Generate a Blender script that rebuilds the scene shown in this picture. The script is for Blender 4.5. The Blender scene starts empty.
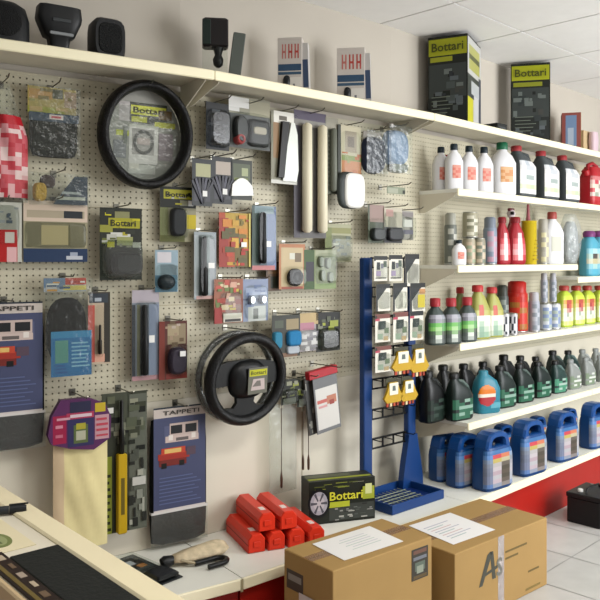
import bpy, math, random
from mathutils import Vector, Matrix
R = math.radians
SC = bpy.context.scene
COL = SC.collection
F = 760.0; EYE = 1.55; HY = 260.0

# ------------------------------------------------------------------ materials
MATS = {}; TONE = 1.0     # overall albedo of the printed goods against the pale shop fittings
def lin(h, tone=None):
    h = h.lstrip('#')
    out = []
    for i in (0, 2, 4):
        c = int(h[i:i+2], 16) / 255
        out.append(c/12.92 if c <= .04045 else ((c+.055)/1.055)**2.4)
    k = TONE if tone is None else tone
    if tone is not None: return (*out, 1)
    if max(out) < .06: k *= .55 + .45*max(out)/.06
    return (*[c*k for c in out], 1)
def mat(col, rough=.5, metal=0.0, var=0.0, scale=30, bump=0.0, spec=.28):
    key = (TONE, col, rough, metal, var, scale, bump, spec)
    if key in MATS: return MATS[key]
    m = bpy.data.materials.new('m_' + col); m.use_nodes = True
    nt = m.node_tree; b = nt.nodes['Principled BSDF']
    b.inputs['Base Color'].default_value = lin(col)
    b.inputs['Roughness'].default_value = rough
    b.inputs['Metallic'].default_value = metal
    b.inputs['Specular IOR Level'].default_value = spec
    if var or bump:
        tc = nt.nodes.new('ShaderNodeTexCoord'); nz = nt.nodes.new('ShaderNodeTexNoise')
        nz.inputs['Scale'].default_value = scale; nz.inputs['Detail'].default_value = 5
        nt.links.new(tc.outputs['Object'], nz.inputs['Vector'])
        if var:
            mp = nt.nodes.new('ShaderNodeMapRange')
            mp.inputs['From Min'].default_value = .25; mp.inputs['From Max'].default_value = .75
            mp.inputs['To Min'].default_value = 1-var; mp.inputs['To Max'].default_value = 1+var
            mx = nt.nodes.new('ShaderNodeMix'); mx.data_type = 'RGBA'; mx.blend_type = 'MULTIPLY'
            mx.inputs[0].default_value = 1
            mx.inputs[6].default_value = lin(col)
            nt.links.new(nz.outputs['Fac'], mp.inputs['Value'])
            nt.links.new(mp.outputs[0], mx.inputs[7])
            nt.links.new(mx.outputs[2], b.inputs['Base Color'])
        if bump:
            bp = nt.nodes.new('ShaderNodeBump'); bp.inputs['Strength'].default_value = bump
            bp.inputs['Distance'].default_value = .01
            nt.links.new(nz.outputs['Fac'], bp.inputs['Height']); nt.links.new(bp.outputs[0], b.inputs['Normal'])
    MATS[key] = m
    return m
def clear(tint='f4f6f4', gloss=.004, rough=.2, bump=0.0, veil=.004):
    key = ('clear', tint, gloss, rough, bump, veil)
    if key in MATS: return MATS[key]
    m = bpy.data.materials.new('clear_plastic'); m.use_nodes = True
    nt = m.node_tree; nt.nodes.clear()
    out = nt.nodes.new('ShaderNodeOutputMaterial')
    tr = nt.nodes.new('ShaderNodeBsdfTransparent'); tr.inputs[0].default_value = lin(tint, 1)
    gl = nt.nodes.new('ShaderNodeBsdfGlossy'); gl.inputs['Roughness'].default_value = rough
    df = nt.nodes.new('ShaderNodeBsdfDiffuse'); df.inputs[0].default_value = lin('e8e8e4', 1)
    lw = nt.nodes.new('ShaderNodeLayerWeight'); lw.inputs[0].default_value = .35
    mr = nt.nodes.new('ShaderNodeMapRange'); mr.inputs['To Min'].default_value = gloss; mr.inputs['To Max'].default_value = min(1, gloss+.09)
    nt.links.new(lw.outputs['Facing'], mr.inputs['Value'])
    m1 = nt.nodes.new('ShaderNodeMixShader'); m1.inputs[0].default_value = veil
    nt.links.new(tr.outputs[0], m1.inputs[1]); nt.links.new(df.outputs[0], m1.inputs[2])
    m2 = nt.nodes.new('ShaderNodeMixShader')
    nt.links.new(mr.outputs[0], m2.inputs[0]); nt.links.new(m1.outputs[0], m2.inputs[1]); nt.links.new(gl.outputs[0], m2.inputs[2])
    nt.links.new(m2.outputs[0], out.inputs[0])
    if bump:
        tc = nt.nodes.new('ShaderNodeTexCoord'); nz = nt.nodes.new('ShaderNodeTexNoise'); nz.inputs['Scale'].default_value = 28
        bp = nt.nodes.new('ShaderNodeBump'); bp.inputs['Strength'].default_value = bump; bp.inputs['Distance'].default_value = .02
        nt.links.new(tc.outputs['Object'], nz.inputs['Vector']); nt.links.new(nz.outputs['Fac'], bp.inputs['Height'])
        nt.links.new(bp.outputs[0], gl.inputs['Normal'])
    MATS[key] = m
    return m
CLEAR = clear(); BAG = clear(bump=.5, gloss=.012, veil=.02)

# ------------------------------------------------------------------ mesh builder
TXT = {}
def text_geo(s):
    if s in TXT: return TXT[s]
    cu = bpy.data.curves.new('lettering', 'FONT'); cu.body = s; cu.size = 1; cu.align_x = 'CENTER'; cu.align_y = 'CENTER'
    cu.resolution_u = 2; cu.offset = .015
    o = bpy.data.objects.new('lettering', cu); COL.objects.link(o)
    bpy.context.view_layer.update()
    me = bpy.data.meshes.new_from_object(o.evaluated_get(bpy.context.evaluated_depsgraph_get()))
    v = [(p.co.x, p.co.y) for p in me.vertices]; f = [tuple(p.vertices) for p in me.polygons]
    bpy.data.objects.remove(o); bpy.data.curves.remove(cu); bpy.data.meshes.remove(me)
    x0 = min(a for a, b in v); x1 = max(a for a, b in v); y0 = min(b for a, b in v); y1 = max(b for a, b in v)
    v = [((a-(x0+x1)/2)/(x1-x0), (b-(y0+y1)/2)/(y1-y0)) for a, b in v]
    TXT[s] = (v, f)
    return TXT[s]

class MB:
    def __init__(s):
        s.v = []; s.f = []; s.mi = []; s.sm = []; s.mats = []; s.M = Matrix.Identity(4)
    def m(s, m):
        if isinstance(m, str): m = mat(m)
        if m not in s.mats: s.mats.append(m)
        return s.mats.index(m)
    def add(s, vs, fs, m, smooth=False):
        b = len(s.v); s.v += [tuple(s.M @ Vector(p)) for p in vs]
        k = s.m(m)
        for f in fs: s.f.append(tuple(b+i for i in f)); s.mi.append(k); s.sm.append(smooth)
    def addm(s, vs, fs, ms, smooth=True):
        b = len(s.v); s.v += [tuple(s.M @ Vector(p)) for p in vs]
        for f, m in zip(fs, ms): s.f.append(tuple(b+i for i in f)); s.mi.append(s.m(m)); s.sm.append(smooth)
    def quad(s, a, b, c, d, m): s.add([a, b, c, d], [(0, 1, 2, 3)], m)
    def box(s, x0, x1, y0, y1, z0, z1, m, bev=0.0):
        if x0 > x1: x0, x1 = x1, x0
        if y0 > y1: y0, y1 = y1, y0
        if z0 > z1: z0, z1 = z1, z0
        if not bev:
            s.add([(x0,y0,z0),(x1,y0,z0),(x1,y1,z0),(x0,y1,z0),(x0,y0,z1),(x1,y0,z1),(x1,y1,z1),(x0,y1,z1)],
                  [(0,3,2,1),(4,5,6,7),(0,1,5,4),(1,2,6,5),(2,3,7,6),(3,0,4,7)], m)
            return
        b = min(bev, (x1-x0)*.49, (y1-y0)*.49, (z1-z0)*.49)
        rings = []
        def ring(z, i): return [(x0+i+b*0,y0+b+i*0,z),(x0+b+i*0,y0+i,z)] 
        P = []
        def oct_(z, e):
            X0, X1, Y0, Y1 = x0+e, x1-e, y0+e, y1-e
            c = b*.6
            return [(X0+c,Y0,z),(X1-c,Y0,z),(X1,Y0+c,z),(X1,Y1-c,z),(X1-c,Y1,z),(X0+c,Y1,z),(X0,Y1-c,z),(X0,Y0+c,z)]
        for z, e in ((z0,b*.8),(z0+b*.8,0),(z1-b*.8,0),(z1,b*.8)): P += oct_(z, e)
        fs = [tuple(range(7,-1,-1)), tuple(range(24,32))]
        for r in range(3):
            for i in range(8): fs.append((r*8+i, r*8+(i+1)%8, r*8+8+(i+1)%8, r*8+8+i))
        s.add(P, fs, m)
    def loft(s, secs, m, n=20, cap=True, smooth=True, a0=None, a1=None):
        """secs: (z, cx, cy, rx, ry, p)"""
        vs = []; fs = []
        closed = a0 is None
        cnt = n if closed else n+1
        for (z, cx, cy, rx, ry, p) in secs:
            for i in range(cnt):
                a = 2*math.pi*i/n if closed else a0+(a1-a0)*i/n
                c, d = math.cos(a), math.sin(a)
                q = (abs(c)**p+abs(d)**p)**(-1/p)
                vs.append((cx+rx*c*q, cy+ry*d*q, z))
        for r in range(len(secs)-1):
            for i in range(n):
                j = (i+1) % n if closed else i+1
                fs.append((r*cnt+i, r*cnt+j, (r+1)*cnt+j, (r+1)*cnt+i))
        s.add(vs, fs, m, smooth)
        if cap and closed:
            s.add(vs[:n], [tuple(range(n-1, -1, -1))], m); s.add(vs[-n:], [tuple(range(n))], m)
    def lathe(s, prof, m, n=20, c=(0,0)):
        s.loft([(z, c[0], c[1], max(r,1e-4), max(r,1e-4), 2) for r, z in prof], m, n)
    def tube(s, pts, r, m, n=8, closed=False, flat=1.0):
        pts = [Vector(p) for p in pts]; N = len(pts); vs = []; fs = []
        rr = r if isinstance(r, (list, tuple)) else [r]*N
        up0 = None
        for i, p in enumerate(pts):
            if closed: t = pts[(i+1) % N]-pts[i-1]
            else: t = pts[min(i+1, N-1)]-pts[max(i-1, 0)]
            t.normalize()
            if up0 is None:
                up0 = Vector((0,0,1)) if abs(t.z) < .9 else Vector((0,1,0))
            u = (up0 - t*up0.dot(t)).normalized(); up0 = u
            w = t.cross(u)
            for k in range(n):
                a = 2*math.pi*k/n
                vs.append(p+(u*math.cos(a)+w*math.sin(a)*flat)*rr[i])
        for i in range(N if closed else N-1):
            j = (i+1) % N
            for k in range(n): fs.append((i*n+k, i*n+(k+1)%n, j*n+(k+1)%n, j*n+k))
        s.add(vs, fs, m, True)
        if not closed:
            s.add(vs[:n], [tuple(range(n-1,-1,-1))], m); s.add(vs[-n:], [tuple(range(n))], m)
    def torus(s, Rx, Rz, rt, m, depth=1.0, n=48, k=14):
        """ring in the XZ plane, axis Y"""
        vs = []; fs = []
        for i in range(n):
            a = 2*math.pi*i/n
            for j in range(k):
                b = 2*math.pi*j/k
                q = rt*math.cos(b)
                vs.append(((Rx+q)*math.cos(a), rt*depth*math.sin(b), (Rz+q)*math.sin(a)))
        for i in range(n):
            for j in range(k):
                fs.append((i*k+j, i*k+(j+1)%k, ((i+1)%n)*k+(j+1)%k, ((i+1)%n)*k+j))
        s.add(vs, fs, m, True)
    def prism(s, pts, y0, y1, m, smooth=False):
        """outline in XZ, extruded in Y"""
        n = len(pts)
        vs = [(x, y0, z) for x, z in pts]+[(x, y1, z) for x, z in pts]
        fs = [tuple(range(n)), tuple(range(2*n-1, n-1, -1))]+[(i, n+i, n+(i+1)%n, (i+1)%n) for i in range(n)]
        s.add(vs, fs, m, smooth)
    def slab(s, pts, z0, z1, m):
        """outline in XY, extruded in Z"""
        n = len(pts)
        vs = [(x, y, z0) for x, y in pts]+[(x, y, z1) for x, y in pts]
        fs = [tuple(range(n-1,-1,-1)), tuple(range(n, 2*n))]+[(i, (i+1)%n, n+(i+1)%n, n+i) for i in range(n)]
        s.add(vs, fs, m)
    def text(s, t, cx, y, cz, w, h, m, flat=False):
        v, f = text_geo(t)
        if flat: s.add([(cx+a*w, cz+b*h, y) for a, b in v], f, m)
        else: s.add([(cx+a*w, y, cz+b*h) for a, b in v], f, m)
    def build(s, name, parent=None, loc=(0,0,0), rz=0):
        me = bpy.data.meshes.new(name)
        me.from_pydata(s.v, [], s.f)
        for mm in s.mats: me.materials.append(mm)
        me.polygons.foreach_set('material_index', s.mi)
        me.polygons.foreach_set('use_smooth', s.sm)
        me.update()
        o = bpy.data.objects.new(name, me); COL.objects.link(o)
        o.location = loc; o.rotation_euler = (0, 0, rz)
        if parent: o.parent = parent
        return o
def at(x=0, y=0, z=0, rx=0, ry=0, rz=0):
    return Matrix.Translation((x,y,z)) @ Matrix.Rotation(rz,4,'Z') @ Matrix.Rotation(ry,4,'Y') @ Matrix.Rotation(rx,4,'X')
def tag(o, label, cat, group=None, kind=None):
    o['label'] = label; o['category'] = cat
    if group: o['group'] = group
    if kind: o['kind'] = kind
    return o
def thing(name, label, cat, loc=(0,0,0), rz=0, group=None):
    o = bpy.data.objects.new(name, None); o.empty_display_size = .05; COL.objects.link(o)
    o.location = loc; o.rotation_euler = (0,0,rz)
    return tag(o, label, cat, group)
def struct(o): o['kind'] = 'structure'; return o
def copy_tree(o, parent=None):
    c = o.copy(); COL.objects.link(c); c.parent = parent
    for ch in list(o.children): copy_tree(ch, c)
    return c

# ------------------------------------------------------------------ wall facets in plan (three shelving bays that turn slightly)
ANG = [R(32.8), R(40.57), R(45.0)]
DIR = [Vector((math.cos(a), math.sin(a))) for a in ANG]
NRM = [Vector((math.sin(a), -math.cos(a))) for a in ANG]      # towards the shop
F1 = Vector((-.356, 3.18)); F2 = Vector((.730, 4.11))
BASE = [F1, F1, F2]
def lp(k, d): return BASE[k]+NRM[k]*(d-.28)
def inter(p, a, q, b):
    den = a.x*b.y-a.y*b.x
    t = ((q.x-p.x)*b.y-(q.y-p.y)*b.x)/den
    return p+a*t
def joint(j, d): return inter(lp(j, d), DIR[j], lp(j+1, d), DIR[j+1])
def ends(k, d):
    a = joint(k-1, d) if k > 0 else lp(0, d)-DIR[0]*1.5
    b = joint(k, d) if k < 2 else lp(2, d)+DIR[2]*3.6
    return a, b
def hit(px, d, k=None):
    r = (px-300)/F
    for kk in ((k,) if k is not None else (0, 1, 2)):
        p, u = lp(kk, d), DIR[kk]
        t = (r*p.y-p.x)/(u.x-r*u.y)
        q = p+u*t
        if k is not None: return q, kk
        a, b = ends(kk, d)
        if (q-a).dot(u) >= -1e-6 and (q-b).dot(u) <= 1e-6: return q, kk
    return q, kk
def zat(py, Y): return EYE+(HY-py)/F*Y

# ------------------------------------------------------------------ camera, view
cam = bpy.data.cameras.new('camera'); co = bpy.data.objects.new('camera', cam); COL.objects.link(co)
co.location = (0, 0, EYE); co.rotation_euler = (R(90), 0, 0)
cam.sensor_fit = 'HORIZONTAL'; cam.sensor_width = 36; cam.lens = 36*F/600; cam.shift_y = -(300-HY)/600
cam.clip_start = .05
SC.camera = co
SC.view_settings.view_transform = 'Standard'; SC.view_settings.look = 'None'
SC.view_settings.exposure = 0; SC.view_settings.gamma = 1
try: SC.view_settings.use_curve_mapping = False
except Exception: pass
SC.cycles.transparent_max_bounces = 16

# ------------------------------------------------------------------ room shell
LAM = mat('d0cab8', .45, var=.03, scale=4)         # cream shelf enamel
LAMW = mat('e2e2d8', .4, var=.03, scale=4)
LIPC = mat('ece4c4', .35)
PEG = mat('bbb59f', .5, var=.04, scale=3)
CEIL = 2.88; ZT = 2.30; ZP = .93; ZD = .29
def wallmesh(z0, z1, d, m, name, thick=.06, ks=(0, 1, 2)):
    mb = MB()
    pts = [ends(0, d)[0], joint(0, d), joint(1, d), ends(2, d)[1]]
    qts = [ends(0, d-thick)[0], joint(0, d-thick), joint(1, d-thick), ends(2, d-thick)[1]]
    mb.slab([tuple(p) for p in pts]+[tuple(p) for p in reversed(qts)], z0, z1, m)
    return mb.build(name)
struct(wallmesh(0, CEIL+.05, -.03, mat('b9b2a6', .85, var=.03, scale=2, bump=.05), 'wall_back', .12))
mb = MB(); mb.box(-4.5, 7.5, -2.5, 8.5, -.1, 0, mat('9a9a96', .35, var=.05, scale=6))
# floor tiles with grout
for i in range(-14, 20):
    for j in range(-12, 10):
        u = Vector((math.cos(R(45)), math.sin(R(45)))); v = Vector((-u.y, u.x)); s_ = .40
        c = u*(i*s_)+v*(j*s_)
        if not (-1 < c.x < 4.2 and .5 < c.y < 7): continue
        g = .197
        mb.quad(*[tuple((c+u*a*g+v*b*g).to_3d()+Vector((0,0,.002))) for a, b in ((-1,-1),(1,-1),(1,1),(-1,1))],
                mat(['b2b2ad','b8b8b3','b5b4b0'][(i*7+j*3) % 3], .3, var=.06, scale=9))
fl = mb.build('floor'); struct(fl)
mb = MB()
mb.box(-4.5, 7.5, -2.5, 8.5, CEIL+.012, CEIL+.08, mat('a8a69c', .8))
u = DIR[2]; v = Vector((-u.y, u.x)); s_ = .70
for i in range(-8, 14):
    for j in range(-7, 5):
        c = u*(3.345+.35+(i-4)*s_)+v*(2.217+.35+j*s_)
        if not (-3.6 < c.x < 6.8 and -1.8 < c.y < 8): continue
        g = s_/2-.006
        mb.slab([tuple(c+u*a*g+v*b*g) for a, b in ((-1,-1),(1,-1),(1,1),(-1,1))], CEIL, CEIL+.011, mat('ebeae8', .85, var=.02, scale=12, bump=.1))
struct(mb.build('ceiling'))

# perforated panels: real square holes on a 25 mm pitch with a backing sheet behind
def pegpanel(k, z0, z1, label):
    a, b = ends(k, 0); L = (b-a).length
    root = thing('pegboard_panel', label, 'pegboard', (a.x, a.y, z0), ANG[k], 'perforated panels of the wall shelving')
    P = .0254; nx = int(L/P); nz = int((z1-z0)/P); ox = (L-nx*P)/2; H = z1-z0; oz = (H-nz*P)/2
    h = .0031
    vs = []; fs = []; idx = {}
    def vid(p):
        if p not in idx: idx[p] = len(vs); vs.append((p[0], 0, p[1]))
        return idx[p]
    for i in range(nx):
        for j in range(nz):
            x0, z_0 = round(ox+i*P, 5), round(oz+j*P, 5); x1, z_1 = round(ox+(i+1)*P, 5), round(oz+(j+1)*P, 5)
            cx, cz = (x0+x1)/2, (z_0+z_1)/2
            o = [vid((x0,z_0)), vid((x1,z_0)), vid((x1,z_1)), vid((x0,z_1))]
            q = [len(vs)+n for n in range(4)]
            vs += [(cx-h,0,cz-h),(cx+h,0,cz-h),(cx+h,0,cz+h),(cx-h,0,cz+h)]
            r = [len(vs)+n for n in range(4)]
            vs += [(cx-h,.0015,cz-h),(cx+h,.0015,cz-h),(cx+h,.0015,cz+h),(cx-h,.0015,cz+h)]
            for n in range(4):
                fs.append((o[n], o[(n+1)%4], q[(n+1)%4], q[n])); fs.append((q[n], q[(n+1)%4], r[(n+1)%4], r[n]))
    mb = MB(); mb.add(vs, fs, PEG)
    if ox > 0:
        mb.quad((0,0,0),(ox,0,0),(ox,0,H),(0,0,H),PEG); mb.quad((L-ox,0,0),(L,0,0),(L,0,H),(L-ox,0,H),PEG)
    if oz > 0:
        mb.quad((0,0,0),(L,0,0),(L,0,oz),(0,0,oz),PEG); mb.quad((0,0,H-oz),(L,0,H-oz),(L,0,H),(0,0,H),PEG)
    # horizontal pressed seams every 40 cm
    for z in ((.42, .84) if k < 2 else ()):
        mb.box(0, L, -.0012, 0, z-.001, z+.001, mat('9a9278', .5))
    mb.build('perforated_sheet', root)
    mb = MB(); mb.box(.006, L-.006, .012, .02, 0, H, mat('7c7868', .7)); mb.build('backing_sheet', root)
    return root
pegpanel(0, ZP, ZT, 'cream pegboard bay on the left, behind the round cover and car mats')
pegpanel(1, ZP, ZT, 'cream pegboard bay in the middle, behind the lower steering wheel')
pegpanel(2, ZP, ZT, 'pale pegboard bay behind the shelves of bottles')
for k, lab in ((0, 'smooth cream lower wall panel behind the hanging car mats'), (1, 'smooth cream lower wall panel behind the red cases'),
               (2, 'smooth pale lower wall panel behind the blue washer fluid jugs')):
    a, b = ends(k, 0); L = (b-a).length
    mb = MB(); mb.box(0, L, 0, .02, .0, ZP-ZD-.002, mat('cbc5b4', .5, var=.03, scale=3))
    if k == 1:
        mb.box(.70, .704, -.0015, 0, 0, ZP-ZD-.01, '9f967c')
    o = mb.build('lower_panel', None, (a.x, a.y, ZD+.001), ANG[k]); tag(o, lab, 'wall panel')

# base deck + kick panels
def deck(k, label, kick):
    d = .5
    a, b = ends(k, d); wa, wb = ends(k, .0)
    root = thing('base_deck', label, 'shelf', (a.x, a.y, 0), ANG[k])
    def loc(p): q = p-a; return (q.dot(DIR[k]), q.dot(-NRM[k]))
    e = .0008
    A, B, WA, WB = loc(a), loc(b), loc(wa), loc(wb)
    mb = MB(); mb.slab([(A[0]+.003, .012), (B[0]-.003, .012), (WB[0]-.003, WB[1]-.001), (WA[0]+.003, WA[1]-.001)], ZD-.03, ZD, LAMW); mb.build('deck_board', root)
    mb = MB(); mb.box(A[0]+.0022, B[0]-.0022, 0, .0115, ZD-.045, ZD, LIPC, .004); mb.build('front_lip', root)
    mb = MB(); mb.box(A[0]+.008, B[0]-.008, .03, .045, 0, ZD-.045, kick); mb.build('kick_panel', root)['label'] = 'red kick panel'
    if k < 2:
        mb = MB(); mb.box(B[0]-.012, B[0]-e, -.001, .0, ZD-.05, ZD, '9a9070'); mb.build('joint_cover', root)
RED = mat('98180f', .4, var=.08, scale=3)
deck(0, 'cream base shelf on a dark red plinth carrying the umbrella', RED)
deck(1, 'cream base shelf under the red cases and blue rack', RED)
deck(2, 'cream base shelf on a red plinth carrying the blue jugs', RED)

# shelf boards
def shelf(k, label, z, d, s0=None, s1=None, lip=.042, under=None, brackets=(), ws=None, bh=.11):
    a, b = ends(k, d); wa, wb = ends(k, 0.0)
    if s0 is not None: a = lp(k, d)+DIR[k]*s0; wa = lp(k, 0)+DIR[k]*s0
    if s1 is not None: b = lp(k, d)+DIR[k]*s1; wb = lp(k, 0)+DIR[k]*s1
    root = thing('shelf_board', label, 'shelf', (a.x, a.y, z-lip), ANG[k])
    def loc(p): q = p-a; return (q.dot(DIR[k]), q.dot(-NRM[k]))
    e = .0008
    A, B, WA, WB = loc(a), loc(b), loc(wa), loc(wb)
    mb = MB(); mb.slab([(A[0]+e, .01), (B[0]-e, .01), (WB[0]-e, WB[1]-.0006), (WA[0]+e, WA[1]-.0006)], lip-.02, lip, under or LAM); mb.build('board', root)
    mb = MB(); mb.box(A[0]+e, B[0]-e, 0, .012, 0, lip, LIPC, .005); mb.build('front_lip', root)
    for s in brackets:
        x = s+max(0, WA[0]) if s >= 0 else min(B[0], WB[0])+s
        mb = MB()
        y1 = WB[1]-.001
        pts = [(.014, lip-.021), (y1, lip-.021), (y1, lip-.02-bh), (y1-.04, lip-.02-bh), (.03, lip-.045)]
        vs = [(x-.002, p, q) for p, q in pts]+[(x+.002, p, q) for p, q in pts]; n = 5
        mb.add(vs, [tuple(range(n-1,-1,-1)), tuple(range(n, 2*n))]+[(i, (i+1)%n, n+(i+1)%n, n+i) for i in range(n)], LAM)
        mb.build('bracket', root)
    return root
shelf(0, 'high cream shelf bay over the round wheel cover, holding black plastic pieces', ZT+.045, .28, brackets=(-.012,))
shelf(1, 'high cream shelf bay holding two white packs with red letters', ZT+.045, .28, brackets=(.02, -.012,), bh=.09)
shelf(2, 'high cream shelf bay holding the tall black and yellow boxes', ZT+.045, .28, brackets=(.02,), bh=.08)
H1, H2, H3, H4 = 1.955, 1.52, 1.075, .65
shelf(2, 'shelf carrying the white bottles and red capped grey jugs', H1, .27, .24, 1.75, brackets=(.004,), under=LAMW)
shelf(2, 'shelf carrying the spray cans, red bottles and yellow tube', H2, .27, .24, 1.75, brackets=(.004,), under=LAMW)
shelf(2, 'shelf carrying the red capped green and yellow bottles', H3, .27, .26, 1.75, brackets=(.004,), under=LAMW)
shelf(2, 'lowest raised shelf carrying rows of dark oil jugs', H4, .37, .19, 1.75, brackets=(.004,), under=LAMW)
shelf(2, 'shelf of the far bay under the red canister, level with the white bottles', H1, .27, 1.753, 3.5, under=LAMW)
shelf(2, 'shelf of the far bay carrying cyan bottles, set a little lower', H2-.09, .27, 1.753, 3.5, under=LAMW)
shelf(2, 'shelf of the far bay level with the lime bottles', H3, .27, 1.753, 3.5, under=LAMW)
shelf(2, 'shelf of the far bay under the last pale oil jugs', H4, .37, 1.753, 3.5, under=LAMW)
WORLD_S = .5
TONE = .74
# ------------------------------------------------------------------ packs on the pegboard
def pats_rand(seed, r, cols, n, smin=.08, smax=.3):
    rd = random.Random(seed); out = []
    for _ in range(n):
        w = rd.uniform(smin, smax)*(r[2]-r[0]); h = rd.uniform(smin, smax)*(r[3]-r[1])*.6
        x = rd.uniform(r[0], r[2]-w); z = rd.uniform(r[1], r[3]-h)
        out.append((x, z, x+w, z+h, rd.choice(cols)))
    return out
def lines(r, col, n, fill=.45):
    out = []; h = (r[3]-r[1])/n
    for i in range(n):
        out.append((r[0], r[1]+i*h, r[2]-(r[2]-r[0])*((i*37) % 5)*.05, r[1]+i*h+h*fill, col))
    return out
HOOK = mat('8c8a80', .3, .9)
class Pack:
    def __init__(s, name, label, cat, rect, d=.06, group=None, hook=None, k=None, plane=None, lean=0, hooklen=.2):
        x0, y0, x1, y1 = rect; xc = (x0+x1)/2
        if plane:
            p0, ang = plane; u = Vector((math.cos(ang), math.sin(ang)))
            def h(px):
                r = (px-300)/F; t = (r*p0.y-p0.x)/(u.x-r*u.y); return p0+u*t
            q = h(xc); s.w = (h(x1)-h(x0)).length
        else:
            q, kk = hit(xc, d, k); ang = ANG[kk]
            s.w = (hit(x1, d, kk)[0]-hit(x0, d, kk)[0]).length
        s.z0, s.z1 = zat(y1, q.y), zat(y0, q.y); s.h = s.z1-s.z0
        s.ang = ang; s.q = q; s.d = d; s.last = None
        s.root = thing(name, label, cat, (q.x, q.y, s.z0), ang, group)
        if lean: s.root.rotation_euler = (0, lean, ang)
        if hook:
            a = Vector((math.sin(ang), -math.cos(ang)))
            w = q-a*d
            o = MB()
            e = -(d+hooklen*.55); zz = s.h+.008
            o.tube([(0, -.0036, 0), (0, -.02, .001), (0, e+.02, .002), (0, e, .012)], .0028, HOOK, 6)
            o.box(-.012, .012, -.0035, -.0005, -.014, .014, HOOK)
            ob = o.build('peg_hook', None, (w.x, w.y, min(s.z1+.006, ZT-.02)), ang)
            tag(ob, 'thin wire peg hook from which %s hangs' % hook, 'hook', 'wire peg hooks on the pegboard')
    def X(s, u): return (u-.5)*s.w
    def Z(s, v): return v*s.h
    def mb(s): return MB()
    def card(s, name, r, col, pats=(), y=0.0, th=.002, rough=.45, texts=(), bev=0):
        m = MB(); X, Z = s.X, s.Z
        m.box(X(r[0]), X(r[2]), y-th, y, Z(r[1]), Z(r[3]), mat(col, rough))
        W, H = r[2]-r[0], r[3]-r[1]
        e = y-th
        for i, p in enumerate(pats):
            e -= .00012
            a, b, c, d_ = [min(1, max(0, q)) for q in p[:4]]
            m.quad((X(r[0]+a*W), e, Z(r[1]+b*H)), (X(r[0]+c*W), e, Z(r[1]+b*H)), (X(r[0]+c*W), e, Z(r[1]+d_*H)), (X(r[0]+a*W), e, Z(r[1]+d_*H)), mat(p[4], rough))
        for (t, cx, cz, w, h, c) in texts:
            e -= .0002
            m.text(t, X(r[0]+cx*W), e, Z(r[1]+cz*H), w*W*s.w, h*H*s.h, mat(c, rough))
        ob = m.build(name, s.last if name == 'price_sticker' else s.root)
        s.last = s.last or ob
        if name == 'card': s.last = ob
        return ob
    def puff(s, name, r, depth, m, y=-.002, p=6, sm=True, taper=.12):
        """bulging form standing off the card, facing the shop"""
        X, Z = s.X, s.Z; o = MB()
        cx, cz = (X(r[0])+X(r[2]))/2, (Z(r[1])+Z(r[3]))/2; rx, rz = (X(r[2])-X(r[0]))/2, (Z(r[3])-Z(r[1]))/2
        e = min(rx, rz)*taper+.0005
        o.M = Matrix.Translation((cx, y, cz)) @ Matrix.Rotation(R(90), 4, 'X')
        o.loft([(0, 0, 0, rx, rz, p), (depth*.6, 0, 0, rx-e*.3, rz-e*.3, p), (depth*.9, 0, 0, rx-e, rz-e, p), (depth, 0, 0, max(rx-e*2.2, .001), max(rz-e*2.2, .001), p)],
               mat(m) if isinstance(m, str) else m, 24, smooth=sm)
        return o.build(name, s.root)
    def sheet(s, name, r, m, y=-.004, amp=.006, seed=1, nx=10, nz=14, pinch=0.0, patf=None):
        """wrinkled bag or cloth with a front and a back"""
        rd = random.Random(seed); X, Z = s.X, s.Z; o = MB()
        ph = [rd.uniform(0, 6.28) for _ in range(6)]
        def pt(i, j, sg):
            u, v = i/nx, j/nz
            sq = 1-pinch*max(0, (v-.55)/.45)
            x = X(r[0]+(r[2]-r[0])*(.5+(u-.5)*sq)); z = Z(r[1]+(r[3]-r[1])*v)
            edge = math.sin(math.pi*min(1, max(0, u)))**.6*math.sin(math.pi*min(1, max(.0, v*.9+.05)))**.5
            w = amp*(.5*math.sin(7*u+ph[0]+3*v)+.5*math.sin(11*v+ph[1]+5*u)+.4*math.sin(19*u+13*v+ph[2]))
            return (x, y-edge*(amp*2.2+w) if sg else y, z)
        for sg in (1, 0):
            vs = [pt(i, j, sg) for j in range(nz+1) for i in range(nx+1)]
            fs = []; ms = []
            for j in range(nz):
                for i in range(nx):
                    q = (j*(nx+1)+i, j*(nx+1)+i+1, (j+1)*(nx+1)+i+1, (j+1)*(nx+1)+i)
                    fs.append(q if sg else q[::-1]); ms.append(patf((i+.5)/nx, (j+.5)/nz) if (patf and sg) else m)
            o.addm(vs, fs, ms)
        return o.build(name, s.root)
    def rod(s, name, u, v0, v1, r, m, y=-.012, r2=None):
        o = MB(); zs = [s.Z(v0), s.Z(v0)+r*.6, s.Z(v0+(v1-v0)*.45), s.Z(v0+(v1-v0)*.5), s.Z(v1)-r*.6, s.Z(v1)]
        r *= 1.35; r2 = r2 and r2*1.35; y -= .004; rr = [r*.5, r, r, r2 or r*.7, (r2 or r*.7)*.95, r*.35]
        o.lathe([(a, b) for a, b in zip(rr, zs)], mat(m) if isinstance(m, str) else m, 12, (s.X(u), y))
        return o.build(name, s.root)
    def disc(s, name, u, v, r, depth, m, y=-.003, ring=None):
        o = MB(); o.M = Matrix.Translation((s.X(u), y, s.Z(v))) @ Matrix.Rotation(R(90), 4, 'X')
        o.lathe([(r, 0), (r, depth*.7), (r*.88, depth), (r*.6, depth), (r*.55, depth*.8), (.0005, depth*.8)], mat(m) if isinstance(m, str) else m, 24)
        return o.build(name, s.root)

YB = ['c8c020', '181a14', '5a6030', '8a8a70', 'b0a830', '34382c', 'c0c0b4']
CAMO = ['2a2e24', '565c48', '7c7f6c', '3c4030', '94957f', '60644e', '1c1f18']

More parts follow.
